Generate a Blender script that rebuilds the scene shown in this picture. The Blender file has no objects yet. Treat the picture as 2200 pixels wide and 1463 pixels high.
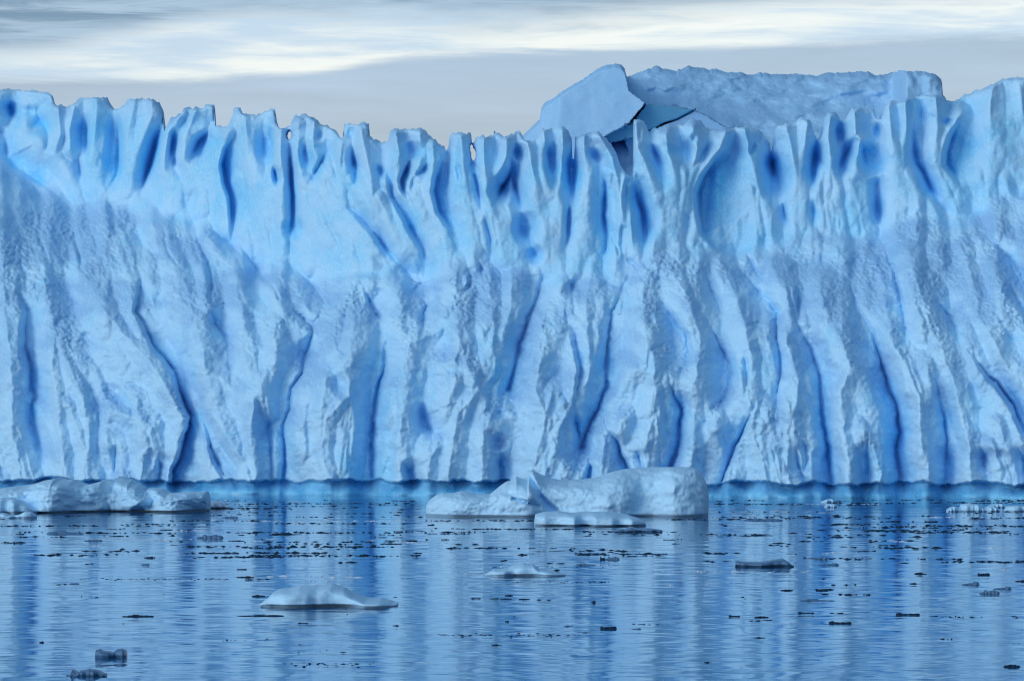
import bpy, math, random
import numpy as np

# ------------------------------------------------------------------ scale of the place
# The photograph was traced in its own 2200x1463 pixels; every trace is un-projected to the
# distance at which the thing stands, so all lengths below are metres.
F = 8584.0          # focal length in those pixels
HZ = 888.0          # row of the horizon
CAMH = 4.0          # height of the camera above the water
W0 = 1100.0
sc = bpy.context.scene
COL = sc.collection

def wx(px, y): return (px - W0) / F * y
def wz(row, y): return CAMH + (HZ - row) / F * y
def dist_of(row): return F * CAMH / (row - HZ)

# ------------------------------------------------------------------ noise in numpy
def _lat(seed, n=256):
    return np.random.RandomState(seed).rand(n, n).astype(np.float32) * 2 - 1
_L = {}
def vnoise(x, y, seed=0):
    if seed not in _L: _L[seed] = _lat(seed)
    L = _L[seed]; n = 256
    x = np.asarray(x, dtype=np.float32); y = np.asarray(y, dtype=np.float32)
    xi = np.floor(x).astype(np.int64); yi = np.floor(y).astype(np.int64)
    fx = x - xi; fy = y - yi
    fx = fx*fx*fx*(fx*(fx*6-15)+10); fy = fy*fy*fy*(fy*(fy*6-15)+10)
    x0 = xi % n; x1 = (xi+1) % n; y0 = yi % n; y1 = (yi+1) % n
    a = L[y0, x0]; b = L[y0, x1]; c = L[y1, x0]; d = L[y1, x1]
    return (a*(1-fx)+b*fx)*(1-fy) + (c*(1-fx)+d*fx)*fy
def fbm(x, y, octv=4, seed=0, gain=.5):
    s = 0; a = 1.0; t = 0
    for k in range(octv):
        ca, sa = math.cos(.6*k), math.sin(.6*k)
        s = s + a*vnoise((x*ca-y*sa)*2**k+17.3*k, (x*sa+y*ca)*2**k+5.1*k, seed+k); t += a; a *= gain
    return s/t
def ridged(x, y, octv=4, seed=0):
    s = 0; a = 1.0; t = 0
    for k in range(octv):
        s = s + a*(1-2*np.abs(vnoise(x*2**k+9.7*k, y*2**k+3.3*k, seed+k))); t += a; a *= .5
    return s/t
def worley(x, y, seed=0):
    """distance to the nearest cell point and that cell's own random number"""
    r = np.random.RandomState(seed); PX = r.rand(64, 64).astype(np.float32); PY = r.rand(64, 64).astype(np.float32); PV = r.rand(64, 64).astype(np.float32)
    xi = np.floor(x).astype(np.int64); yi = np.floor(y).astype(np.int64)
    best = np.full(x.shape, 9., np.float32); sec = np.full(x.shape, 9., np.float32); val = np.zeros(x.shape, np.float32)
    for dy in (-1, 0, 1):
        for dx in (-1, 0, 1):
            cx = (xi+dx) % 64; cy = (yi+dy) % 64
            d = np.hypot(xi+dx+PX[cy, cx]-x, yi+dy+PY[cy, cx]-y)
            m = d < best
            sec = np.where(m, best, np.minimum(sec, d)); val = np.where(m, PV[cy, cx], val); best = np.where(m, d, best)
    return best, sec, val
def sstep(a, b, x):
    t = np.clip((x-a)/(b-a), 0, 1); return t*t*(3-2*t)
def blur(A, n):
    for ax in (0, 1):
        P = np.concatenate([np.repeat(np.take(A, [0], ax), n, ax), A, np.repeat(np.take(A, [-1], ax), n, ax)], ax)
        Cc = np.cumsum(P, ax, dtype=np.float64)
        Cc = np.concatenate([np.zeros_like(np.take(Cc, [0], ax)), Cc], ax)
        L = A.shape[ax]
        A = ((np.take(Cc, range(2*n+1, 2*n+1+L), ax) - np.take(Cc, range(0, L), ax))/(2*n+1)).astype(np.float32)
    return A
def pts(s): return [tuple(float(v) for v in p.split(',')) for p in s.split()]
def interp(s, x):
    p = pts(s); return np.interp(x, [a for a, b in p], [b for a, b in p])

# ------------------------------------------------------------------ mesh / object helpers
def mesh_obj(name, V, Fq, mat, parent=None, smooth=True, attrs=None, normals=None):
    me = bpy.data.meshes.new(name)
    V = np.ascontiguousarray(V, dtype=np.float32); Fq = np.ascontiguousarray(Fq, dtype=np.int32)
    k = Fq.shape[1]
    me.vertices.add(len(V)); me.vertices.foreach_set('co', V.ravel())
    me.loops.add(Fq.size); me.loops.foreach_set('vertex_index', Fq.ravel())
    me.polygons.add(len(Fq)); me.polygons.foreach_set('loop_start', np.arange(0, Fq.size, k, dtype=np.int32))
    me.polygons.foreach_set('loop_total', np.full(len(Fq), k, dtype=np.int32))
    me.update(calc_edges=True)
    me.polygons.foreach_set('use_smooth', np.full(len(Fq), bool(smooth)))
    for an, av in (attrs or {}).items():
        a = me.attributes.new(an, 'FLOAT', 'POINT'); a.data.foreach_set('value', np.ascontiguousarray(av, dtype=np.float32))
    me.materials.append(mat)
    if normals is not None:
        me.normals_split_custom_set_from_vertices(np.ascontiguousarray(normals, dtype=np.float32))
    o = bpy.data.objects.new(name, me); COL.objects.link(o)
    if parent is not None: o.parent = parent
    return o
def tag(o, label=None, cat=None, group=None, kind=None):
    if label: o['label'] = label
    if cat: o['category'] = cat
    if group: o['group'] = group
    if kind: o['kind'] = kind
    return o
def empty(name, loc):
    o = bpy.data.objects.new(name, None); COL.objects.link(o); o.location = loc; o.empty_display_size = .5
    return o

# ------------------------------------------------------------------ the raster on which the wall is modelled
STEP = 2.0
PX = np.arange(-240, 2440+STEP, STEP, dtype=np.float32)
RW = np.arange(130, 1130, STEP, dtype=np.float32)
GX, GY = np.meshgrid(PX, RW)

def seg_dist(P, X, Y):
    """distance to a polyline traced top to bottom, side of it (+ right), and fraction along it"""
    best = np.full(X.shape, 1e9, np.float32); side = np.ones(X.shape, np.float32); frac = np.zeros(X.shape, np.float32)
    lens = [math.hypot(P[i+1][0]-P[i][0], P[i+1][1]-P[i][1]) for i in range(len(P)-1)]
    tot = sum(lens); acc = 0
    for i, L in enumerate(lens):
        ax, ay = P[i]; bx, by = P[i+1]; dx, dy = (bx-ax)/L, (by-ay)/L
        t = np.clip((X-ax)*dx+(Y-ay)*dy, 0, L)
        ex = X-ax-t*dx; ey = Y-ay-t*dy
        d = np.hypot(ex, ey); m = d < best
        s = np.where(ex*dy-ey*dx >= 0, 1., -1.)
        best = np.where(m, d, best); side = np.where(m, s, side); frac = np.where(m, (acc+t)/tot, frac)
        acc += L
    return best, side, frac

def carve(D, spec, WXc, WYc, pw=1.25, ws=1.0, R=0):
    """spec lines: left-width right-width depth core taper | points. Accumulates with a soft maximum."""
    A = np.zeros_like(D); C = np.zeros_like(D); DM = np.ones_like(D)
    for ln in spec.strip().splitlines():
        ln = ln.strip()
        if not ln or ln[0] == '#': continue
        h, p = ln.split('|'); wl, wr, a, core, tp = h.split()
        wl, wr, a, core = ws*float(wl), ws*float(wr), float(a), float(core); P = pts(p)
        xs = [q[0] for q in P]; ys = [q[1] for q in P]; mg = max(wl, wr, R)+14
        i0 = max(0, int((min(ys)-mg-RW[0])/STEP)); i1 = min(len(RW), int((max(ys)+mg-RW[0])/STEP)+2)
        j0 = max(0, int((min(xs)-mg-PX[0])/STEP)); j1 = min(len(PX), int((max(xs)+mg-PX[0])/STEP)+2)
        if i1 <= i0 or j1 <= j0: continue
        X = WXc[i0:i1, j0:j1]; Y = WYc[i0:i1, j0:j1]
        d, s, f = seg_dist(P, X, Y)
        tpr = 1.0
        if tp in 'bs': tpr = tpr*(.03+.97*sstep(0, .42, f))
        if tp in 'be': tpr = tpr*(.03+.97*sstep(1, .58, f))
        w = np.where(s > 0, wr, wl)*(.75+.25*tpr)
        q = np.clip(1-d/w, 0, 1)
        g = a*tpr*q**pw
        A[i0:i1, j0:j1] += g**3
        if R: DM[i0:i1, j0:j1] = np.minimum(DM[i0:i1, j0:j1], d/R+(1-tpr)*.9)
        C[i0:i1, j0:j1] = np.maximum(C[i0:i1, j0:j1], core*tpr*np.clip(1-d/5.5, 0, 1))
    return (A**(1/3.), C, DM) if R else (A**(1/3.), C)
def bowls(D, spec, X, Y):
    """spec lines: x y rx ry angle depth sharp ; a bowl with an optional sharp upper-left lip"""
    B = np.zeros_like(D)
    for ln in spec.strip().splitlines():
        x, y, rx, ry, an, a = [float(v) for v in ln.split()[:6]]
        c, s = math.cos(math.radians(an)), math.sin(math.radians(an))
        u = ((X-x)*c+(Y-y)*s)/rx; v = (-(X-x)*s+(Y-y)*c)/ry
        q = np.clip(1-(u*u+v*v)/1.45, 0, 1); sd = .55*math.sin(x*1.7+y)
        B = np.maximum(B, a*q**1.7*(1+sd*np.clip(u, -1, 1)))
    return B
# ------------------------------------------------------------------ traces of the front iceberg
CREST = """-240,205 -120,190 -40,200 0,194 30,192 58,194 84,197 106,201 113,206 114.5,223 120,229 132,226 138,230 147,230 156,224 164,218 170,213 178,211
190,211 205,209 218,210 231,208 232,217 239,229 251,237 256,231 263,227 268,224 273,220 274,213 287,214 301,212 315,214 328,213 336,217 342,222 347,230 350,238 352,246 351,256
349,280 351,284 354,278 362,263 369,252 390,244 393,234 400,229 415,234 419,228 424,232 429,235 439,230 444,225 452,226 461,223 460,230 454,242 458,266 462,270 475,271
489,270 494,263 501,249 502.5,230 508,232 516,230 517,242 533,247 548,245 560,246 571,237 579,235 590,235 593,256 595,270 602,275 610,272 619,273 625,266 629,256
634,247 644,250 650,247 658,244 664,249 670,252 677,257 683.5,259 685,264 696,268 707,271 721,281 735,299 737,296 739,268 751,264 761,267 770,268 775,265 780,261 786,264 793,266
792,285 790,295 800,297 806,299 815,303 823,305 833,305 837,282 850,276 865,278 885,276 900,277 912,280 922,290 932,299 944,309 956,317 957,325 962,318
965,311 966,293 970,287 984,284 1000,286 1013,287 1010,307 1014,311 1023,297 1038,291 1050,294 1059,293 1062,280 1070,285 1078,290 1083,295 1096,290 1106,285 1113,279 1120,287
1122,293 1128,300 1140,305 1150,300 1160,290 1165,276 1178,278 1192,276 1206,271 1213,273 1222,283 1228,297 1230,341 1234,343 1235,297 1247,292 1264,285 1276,283 1288,282 1292,288
1300,296 1312,307 1325,331 1332,355 1346,376 1358,383 1361,355 1356,328 1348,307 1346,270 1347,259 1356,259 1366,256 1384,261 1387,268 1394,282 1407,275 1411,276 1425,271 1440,267
1455,270 1469,269 1477,262 1487,256 1505,260 1516,273 1530,277 1545,281 1558,276 1570,277 1582,273 1604,273 1616,276 1629,280 1640,291 1654,309 1656,324 1658,336 1662,312 1663,291 1667,275
1687,267 1709,264 1716,254 1734,256 1744,264 1746,276 1750,288 1755,300 1760,300 1767,280 1771,258 1778,244 1796,240 1801,250 1806,258 1818,254 1829,236 1847,231 1863,240 1867,231 1876,233 1883,248 1888,258
1894,254 1904,225 1913,218 1938,218 1944,214 1953,207 1970,206 1985,203 2003,206 2018,205 2031,209 2031,219 2047,217 2062,213 2073,204 2084,202 2098,193 2120,189 2142,176 2156,169 2180,168 2200,167 2260,165 2340,180 2440,176"""
WATER = "-240,1052 0,1056 450,1061 800,1065 1200,1067 1550,1069 1900,1071 2200,1073 2440,1075"
LEDGE = """-240,300 -60,325 0,345 40,372 90,410 150,432 220,425 260,436 300,446 380,470 440,492 500,522 545,562 590,556 640,585 700,606 760,592 830,590 900,585 960,572 1040,565 1100,585 1170,610 1215,585 1270,580
1330,590 1380,560 1420,535 1470,525 1520,532 1560,548 1620,525 1700,512 1760,500 1830,505 1890,508 1940,480 2000,458 2050,480 2090,470 2130,440 2200,405 2440,360"""

# sweeping valleys between the buttresses of the lower slope (near side first when one side is narrow)
SLOPE_CREASES = """
14 46 1.9 .6 b|30,560 43,632 59,664 55,707 53,749 66,799 66,830 73,850 66,874 67,902 75,934 87,966 98,998 98,1060
10 34 1.2 .2 b|160,480 163,520 172,560 170,590
46 30 .8 0 b|85,500 105,560 125,600 150,640 180,670 205,700
40 22 .7 0 b|235,450 290,500 312,530 350,555 378,595
20 30 .6 .2 b|350,485 354,520 366,548 390,580
9 60 2.4 .7 s|294,520 294,574 302,598 302,621 293,671 313,703 341,756 373,799 382,831 398,874 409,895 407,920 393,948 386,984 373,1012 371,1060
24 30 1.5 .8 b|422,485 432,533 448,577 453,611 455,646 470,668
12 30 .8 .3 b|455,495 500,530 535,562
9 60 1.2 .4 b|446,660 462,699 494,737 510,745
30 34 1.3 .4 b|505,505 537,560 560,590 578,605 600,640
24 20 .8 .3 b|590,545 586,578 578,602
60 40 1.9 .8 s|735,610 728,632 704,660 688,678 672,703 661,742 647,799 625,834 618,877 611,920 612,973 612,1060
7 46 1.2 .3 b|628,655 640,674 672,699 700,715
16 26 .6 .2 b|640,575 668,612 690,640 730,660
80 60 2.7 1.2 s|870,692 851,707 835,721 824,763 821,799 810,849 803,898 799.5,948 799.5,1060
8 60 1.3 .5 b|780,610 796,653 806,674 842,703
26 20 1.0 .7 b|905,600 903,611 885,628 870,640
26 18 1.2 .7 b|918,630 922,645 906,671 906,703 908,730
20 20 .7 .3 b|1002,560 1010,590 1005,620 992,640
18 16 .7 .5 b|1029,560 1035,585 1036,600
70 46 2.4 1.1 s|1158,563 1168,591 1158,628 1148,646 1133,689 1123,731 1109,770 1097,815 1092,835
26 30 .8 .5 b|1218,600 1229,620 1233,645
56 56 2.4 1.1 s|1370,577 1342,604 1329,639 1315,671 1306,742 1304,831 1286,873 1258,934 1250,960
10 30 1.3 .3 b|1215,665 1229,706 1240,760 1247,799 1240,849 1232,875
20 44 1.7 .5 s|1233,880 1236,910 1247,945
60 14 1.5 .5 b|1410,630 1429,662 1447,687 1473,720 1480,753 1473,782 1447,830
50 34 2.0 .8 s|1432,790 1449,854 1462,883 1462,927 1454,971 1440,1010
36 30 1.5 .5 b|1510,570 1524,622 1549,669 1552,690
60 26 1.9 .6 b|1500,650 1535,720 1563,774 1567,803 1558,840 1534,902
44 18 1.2 .5 b|1600,540 1640,600 1652,590
60 24 1.8 .8 b|1585,560 1636,633 1671,673 1669,709 1674,760 1674,825 1664,895 1668,930
20 20 1.2 .8 b|1718,612 1717,660 1716,708
50 40 2.2 .8 s|1690,590 1716,702 1738,745 1763,807 1764,833 1765,891 1774,945 1785,1007 1787,1070
70 34 2.2 .9 b|1896,498 1909,556 1924,593 1938,654 1945,727 1962,770
60 44 2.9 1.3 s|1835,630 1851,673 1876,716 1887,760 1909,833 1923,873 1933,927 1927,963 1933,1018 1934,1070
14 52 1.6 .4 b|2000,625 2011,643 2047,691 2075,762
10 56 2.1 .6 b|2080,750 2105,782 2145,825 2174,869 2200,923 2230,980
36 40 1.8 .4 s|1996,796 2011,825 2025,891 2033,945 2031,1070
60 36 2.0 .6 b|2105,495 2135,520 2163,549 2193,585 2210,640 2240,700
46 14 1.8 .5 b|2155,590 2185,640 2215,690 2260,740
60 8 2.0 .5 s|1622,860 1603,909 1574,974 1558,1015 1545,1070
30 30 1.5 .3 s|1868,930 1865,980 1862,1070
22 30 1.1 .3 s|1705,955 1720,1011 1735,1040 1750,1070
26 24 .9 .3 s|1722,935 1733,985 1728,1010
44 8 1.6 .4 s|1300,905 1325,945 1347,1005 1350,1050
22 22 1.1 .3 b|1264,980 1266,1010 1262,1050
24 32 1.2 .3 b|904,855 908,890 927,927 931,960
18 30 .9 .3 s|863,990 878,1015 892,1060
30 34 1.5 .3 s|566,855 575,900 584,950 586,1060
18 40 1.1 .3 b|330,970 345,1000 340,1060
12 34 .9 .2 s|425,870 437,900 450,960 470,1000
26 22 1.2 .5 b|1078,960 1076,1000 1078,1060
20 22 .6 .1 b|140,730 167,792 195,827 213,884 213,941 205,1020
26 12 .7 .1 b|255,935 248,985 240,1050
20 20 .6 .2 b|962,700 961,745 955,790
26 22 .7 .2 b|1365,960 1380,1010
24 24 .8 .2 b|1590,740 1605,800 1600,850
20 20 .7 .2 b|2110,960 2118,1020
30 24 1.1 .2 b|2180,950 2200,990 2210,1050
20 40 1.0 .2 s|-60,500 -40,620 -30,760 -60,900 -40,1060
40 20 1.6 .4 s|-180,450 -150,600 -120,760 -130,1060
40 30 1.5 .4 s|2330,480 2350,620 2390,800 2400,1070
40 30 1.5 .4 s|2290,820 2300,950 2310,1070
"""
SLOPE_BOWLS = """
227 850 24 14 30 .0
255 852 40 20 40 .9
124 694 17 15 0 .6
92 740 12 15 0 .4
217 662 12 16 0 .35
70 888 16 26 0 .8
85 930 16 24 0 .5
732 826 20 26 0 .95
572 905 24 52 -8 1.0
437 897 14 20 0 .6
1078 848 20 22 0 .95
1075 887 17 13 0 .6
1074 950 19 19 0 1.0
963 738 9 12 0 .4
966 792 22 14 0 .5
1262 1010 18 32 0 .9
325 985 16 22 0 .7
290 925 16 14 0 .35
870 670 66 46 30 .8
1275 870 40 80 18 .7
2025 862 22 40 -5 .8
1560 985 40 70 22 .8
1865 980 24 50 0 .7
1730 960 18 40 0 .5
1500 905 34 50 12 .3
"""
# hollows and slits of the fluted crest
CREST_CREASES = """
14 70 2.0 .2 b|4,285 12,304 14,341 34,358 90,395 140,430
46 10 1.8 .5 b|186,240 187,270 186,304 185,334 180,350
16 14 .8 .4 b|172,335 171,350 174,382 178,395
46 18 2.2 .6 b|252,225 254,260 255,310 254,345 252,375 238,400 222,420
38 24 2.2 .8 b|356,250 348,270 336,300 329,330 323,355 312,385 301,420
16 22 1.5 .5 b|378,270 373,293 367,335 360,358
14 14 .9 .2 b|368,330 376,352 384,360
18 50 1.6 .3 b|458,275 440,295 427,307 414,330 406,352
10 10 .5 .2 b|448,290 462,303
10 62 2.1 .5 b|505,265 502,293 487,321 478.5,355 485,392 497,423 499,470 499,540
40 10 1.8 .5 b|582,262 583,300 580,340 572,365
12 26 1.5 .3 b|588,350 591,375 598,408
26 22 1.3 1.0 b|623,285 624,330 626,372 629,416 629,468 625,500 622,546
18 22 .9 .2 b|655,300 655,330 660,372
10 28 1.1 .3 b|700,325 692,341 678,370 672,392
16 18 1.1 .4 b|757,315 761,345 764,365 763,390 760,410
14 34 1.0 .3 b|760,395 747,415 751,447 778,471 802,495 830,536 864,574 900,612
18 12 .7 .2 b|808,350 815,365 825,385
12 30 1.3 .3 b|843,320 837,350 835,382 843,423 871,464 891,505 908,536 915,560 914,590
10 30 1.3 .8 b|884,340 878,355 863,389 866,410 880,432
10 22 .9 .2 b|922,350 905,368 886,382
10 20 .7 .3 b|900,372 888,386 884,405 890,420
10 56 1.9 .5 b|958,310 953,345 940,382 934,412 943,455 970,492 980,533
16 16 1.0 .3 b|975,340 982,355 987,375 985,400
20 14 1.2 .5 b|1008,330 1014,355 1021,385 1030,430 1038,464
14 12 .7 .4 b|1040,455 1045,480 1054,515 1056,553
34 30 1.9 1.1 b|1100,345 1096,375 1079,405 1068,428 1061,441
14 22 1.2 .6 b|1096,305 1098,335 1103,389 1117,440 1127,468
14 10 .5 .4 b|1128,500 1142,525 1150,545
24 34 2.0 .3 b|1175,300 1180,335 1186,370 1192,390
36 44 2.4 .4 b|1225,310 1223,350 1226,380 1228,415 1222,432
14 14 .7 .3 b|1222,425 1222,470 1222,505 1212,535
30 40 1.5 .9 b|1312,340 1298,372 1301,410 1297,464 1303,509 1300,545 1293,575
30 40 2.2 .6 b|1350,380 1362,400 1372,430 1382,458 1386,500 1386,530 1380,555
12 12 .4 .3 b|1342,465 1335,495 1335,530 1343,568
8 8 .3 .3 b|1312,500 1325,530 1335,555
12 10 .3 .3 b|1345,552 1360,565 1372,575
16 20 1.0 .2 b|1400,305 1408,330 1418,352 1422,372
16 24 .8 .1 b|1478,290 1478,330 1484,372
22 16 .7 .2 b|1540,300 1520,320 1500,345 1480,375
12 120 2.7 .4 b|1570,285 1556,320 1536,347 1513,382 1502,414 1503,447 1512,502 1538,531 1570,548
40 34 2.5 .5 b|1650,320 1660,350 1664,380 1672,405
14 12 .6 .3 b|1683,420 1684,455 1693,495
34 24 1.9 .5 b|1756,290 1752,320 1750,345 1747,385 1746,415
16 14 .7 .3 b|1747,420 1748,455 1748,500
20 26 1.6 .4 b|1840,290 1826,318 1811,345 1805,374 1812,390
10 44 1.7 .4 b|1850,300 1854,325 1858,350 1870,362
18 20 .7 .1 b|1883,400 1884,430 1888,470
30 34 2.0 .5 b|1960,235 1962,280 1964,323 1970,353 1985,374 2000,407 2018,436 2054,462
14 60 2.0 .6 b|2066,240 2060,262 2047,294 2038,327 2037,353 2054,378 2068,407
18 26 .6 .1 b|1990,240 2010,255 2040,270
30 30 1.2 .2 b|20,215 26,240 20,262
46 46 1.0 .1 b|88,240 96,270 104,300
20 20 .5 .1 b|420,400 410,430 400,455
20 26 1.4 .4 b|-100,230 -110,280 -100,330
26 22 1.4 .4 b|2260,230 2270,290 2255,350
24 30 1.4 .4 b|2350,240 2345,290 2365,350
"""
CREST_BOWLS = """
94 272 28 14 0 .8
18 228 20 12 0 .6
60 240 14 12 0 .5
105 320 12 14 0 .4
165 250 22 34 0 .4
215 290 34 44 0 .5
570 322 22 34 0 .9
520 360 26 60 0 .5
629 492 26 26 0 1.1
683 292 13 13 0 .7
655 330 16 34 0 .4
892 325 22 20 0 .8
1117 330 20 20 0 1.0
1134 490 32 34 0 1.3
1149 548 20 20 0 1.1
1189 362 20 48 0 .8
1225 396 26 50 0 1.0
1280 335 22 12 35 .8
1372 425 34 46 0 1.0
1445 322 28 12 30 .6
1414 342 12 30 -15 .7
1492 297 7 12 0 .5
1618 320 9 16 20 .8
1633 293 6 14 0 .6
1672 385 36 52 8 1.6
1803 287 11 26 0 1.1
1887 280 9 18 0 .9
1875 342 32 34 0 1.1
1887 452 16 34 0 1.0
2085 330 40 60 20 .8
2034 262 18 10 0 .7
1955 240 10 30 0 .5
410 265 26 20 0 .4
460 305 24 12 0 .4
760 285 14 16 0 .5
985 335 14 40 0 .6
1100 280 8 10 0 .2
"""

# crests of the spurs between the valleys
SLOPE_RIDGES = """
-70,380 -80,600 -70,800 -80,1040
-20,420 0,520 12,640 22,760 28,860 26,940 50,1000 60,1050
60,420 84,480 92,560 100,640 122,712 108,780 118,860 130,940 142,1040
122,712 150,790 180,850 190,930 180,1040
140,440 175,560 215,660 250,700 285,735 330,790 362,845 392,895 380,940 366,1000 352,1050
222,425 232,480 258,540 280,600 284,660 300,712
215,900 240,880 300,900 318,960 300,1040
300,448 345,500 388,575 402,625 420,700 437,760 440,830 446,880 480,930 520,990 540,1050
395,475 412,540 440,590 446,650
440,495 475,540 500,590 540,655 575,700 590,750 570,800 545,860 540,940 546,1040
535,560 560,600 600,650 640,690 655,705
612,555 640,620 665,670
412,898 420,930 470,990 500,1050
755,608 730,660 715,720 735,790 750,850 700,900 690,960 705,1050
700,600 760,600 830,600 850,640 870,672 890,690
1004,600 985,640 935,690 880,720 868,770 858,830 862,900 850,960 852,1050
1050,590 1055,660 1062,740 1066,810 1020,850 985,890 975,960 960,1050
985,560 975,640 985,720 1010,800 1040,850 1040,950 1030,1050
1195,600 1180,640 1165,700 1158,780 1150,840 1180,900 1190,960 1160,1050
1270,575 1262,640 1262,700 1268,780 1258,850 1246,910 1252,938
1205,870 1222,900 1236,960 1215,1020 1190,1050
1385,580 1378,640 1392,720 1388,790 1350,800 1318,850 1296,900 1290,960 1292,1050
1388,790 1410,840 1405,900 1380,960 1375,1050
1440,570 1475,640 1500,700 1506,760 1488,830 1482,900 1470,960 1440,1050
1440,820 1448,900 1430,980
1545,560 1575,620 1600,690 1612,760 1600,820 1612,880 1585,940 1560,1030
1610,880 1620,950 1650,1000 1665,1050
1655,575 1690,630 1702,680 1692,740 1712,800 1716,850 1690,920 1690,980 1700,1050
1760,600 1770,650 1800,720 1830,790 1800,850 1800,920 1815,980 1820,1050
1830,790 1860,800 1880,870 1900,930 1895,1000 1890,1050
1865,520 1895,600 1905,680 1925,740 1955,800 1975,860 1975,940 1995,1000 2000,1050
1950,540 1975,620 1995,690 2030,760 2050,830 2062,900 2080,960 2085,1050
2075,700 2092,770 2130,820 2160,870 2190,930 2195,1000 2200,1050
2060,520 2090,600 2105,680 2150,760 2195,830 2240,900 2250,1050
2090,480 2115,540 2150,610 2190,680 2240,760
2150,470 2190,540 2230,600
2320,500 2320,700 2340,900 2345,1050
1500,530 1500,600 1505,650
1100,590 1100,660 1080,720
"""

CREST_RIDGES = """
82,300 78,360 100,400 150,440
125,235 130,290 112,330 140,380 160,425
160,230 150,280 150,320
207,215 206,260 202,300 196,340 192,380 202,425
288,215 280,260 273,310 270,350 260,390 238,430
326,222 325,250 306,300 287,350
395,240 362,285 353,335 350,370 365,400 370,450
420,240 396,300 394,345 420,380 430,450
487,285 476,320 470,360 476,400 490,440 485,500
525,250 530,300 530,340 545,400 560,450 560,540
603,280 602,330 606,380 610,430 612,500 608,545
640,265 640,320 645,380 660,450 690,520 710,585
675,265 672,320 690,360 700,420 730,480 760,570
735,305 730,350 735,400 735,430 760,490 800,570
775,280 785,330 795,380 800,430 830,480 860,540
850,290 858,330 850,360 850,410 875,450 905,500
902,290 906,330 900,365 882,400 900,440 930,500 950,550
930,315 932,345 925,385 922,420 932,460 958,500 962,570
990,295 992,340 995,400 1000,450 1010,500 1020,560
1040,300 1040,350 1045,400 1045,430 1070,480 1085,560
1088,300 1088,335 1072,370
1132,305 1140,350 1150,400 1160,450 1175,500 1180,580
1168,285 1172,325 1170,370 1185,420
1207,280 1208,340 1206,400 1196,440 1190,500 1190,580
1255,295 1255,350 1262,400 1258,450 1250,500 1240,580
1290,295 1315,340 1325,380 1332,440 1325,520 1320,580
1352,400 1355,480 1362,545
1365,265 1370,320 1392,370 1405,420 1410,480 1400,560
1430,290 1440,340 1452,380 1450,430 1455,500 1460,550
1490,275 1498,320 1495,350 1480,400 1478,450
1558,285 1546,320 1528,345 1506,378 1495,412 1496,450 1504,500 1530,535
1600,280 1610,330 1620,370 1632,410 1645,450 1660,510
1690,272 1700,320 1706,380 1706,430 1710,510
1735,260 1728,330 1722,400 1725,490
1785,250 1780,300 1785,350 1780,400 1775,450 1790,500
1835,240 1838,290 1850,300 1845,350 1830,390 1845,440 1860,500
1908,225 1915,290 1925,350 1935,410 1925,450 1920,500
1945,220 1948,280 1950,340 1960,390 1975,440 1970,490
2010,210 2015,270 2010,330 2015,370 2040,420 2065,465
2062,250 2034,300 2027,350 2045,390 2062,425
2130,195 2125,280 2130,350 2120,430
2190,180 2200,280 2190,380
-60,210 -60,300
"""

def line_field(spec, X, Y, creases=False):
    """distance to the nearest line of a set"""
    best = np.full(X.shape, 400., np.float32)
    for ln in spec.strip().splitlines():
        ln = ln.strip()
        if creases: h, ln = ln.split('|')
        P = pts(ln)
        xs = [q[0] for q in P]; ys = [q[1] for q in P]; mg = 190
        i0 = max(0, int((min(ys)-mg-RW[0])/STEP)); i1 = min(len(RW), int((max(ys)+mg-RW[0])/STEP)+2)
        j0 = max(0, int((min(xs)-mg-PX[0])/STEP)); j1 = min(len(PX), int((max(xs)+mg-PX[0])/STEP)+2)
        if i1 <= i0 or j1 <= j0: continue
        sl = (slice(i0, i1), slice(j0, j1))
        d, s, f = seg_dist(P, X[sl], Y[sl]); best[sl] = np.minimum(best[sl], d)
    return best

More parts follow.
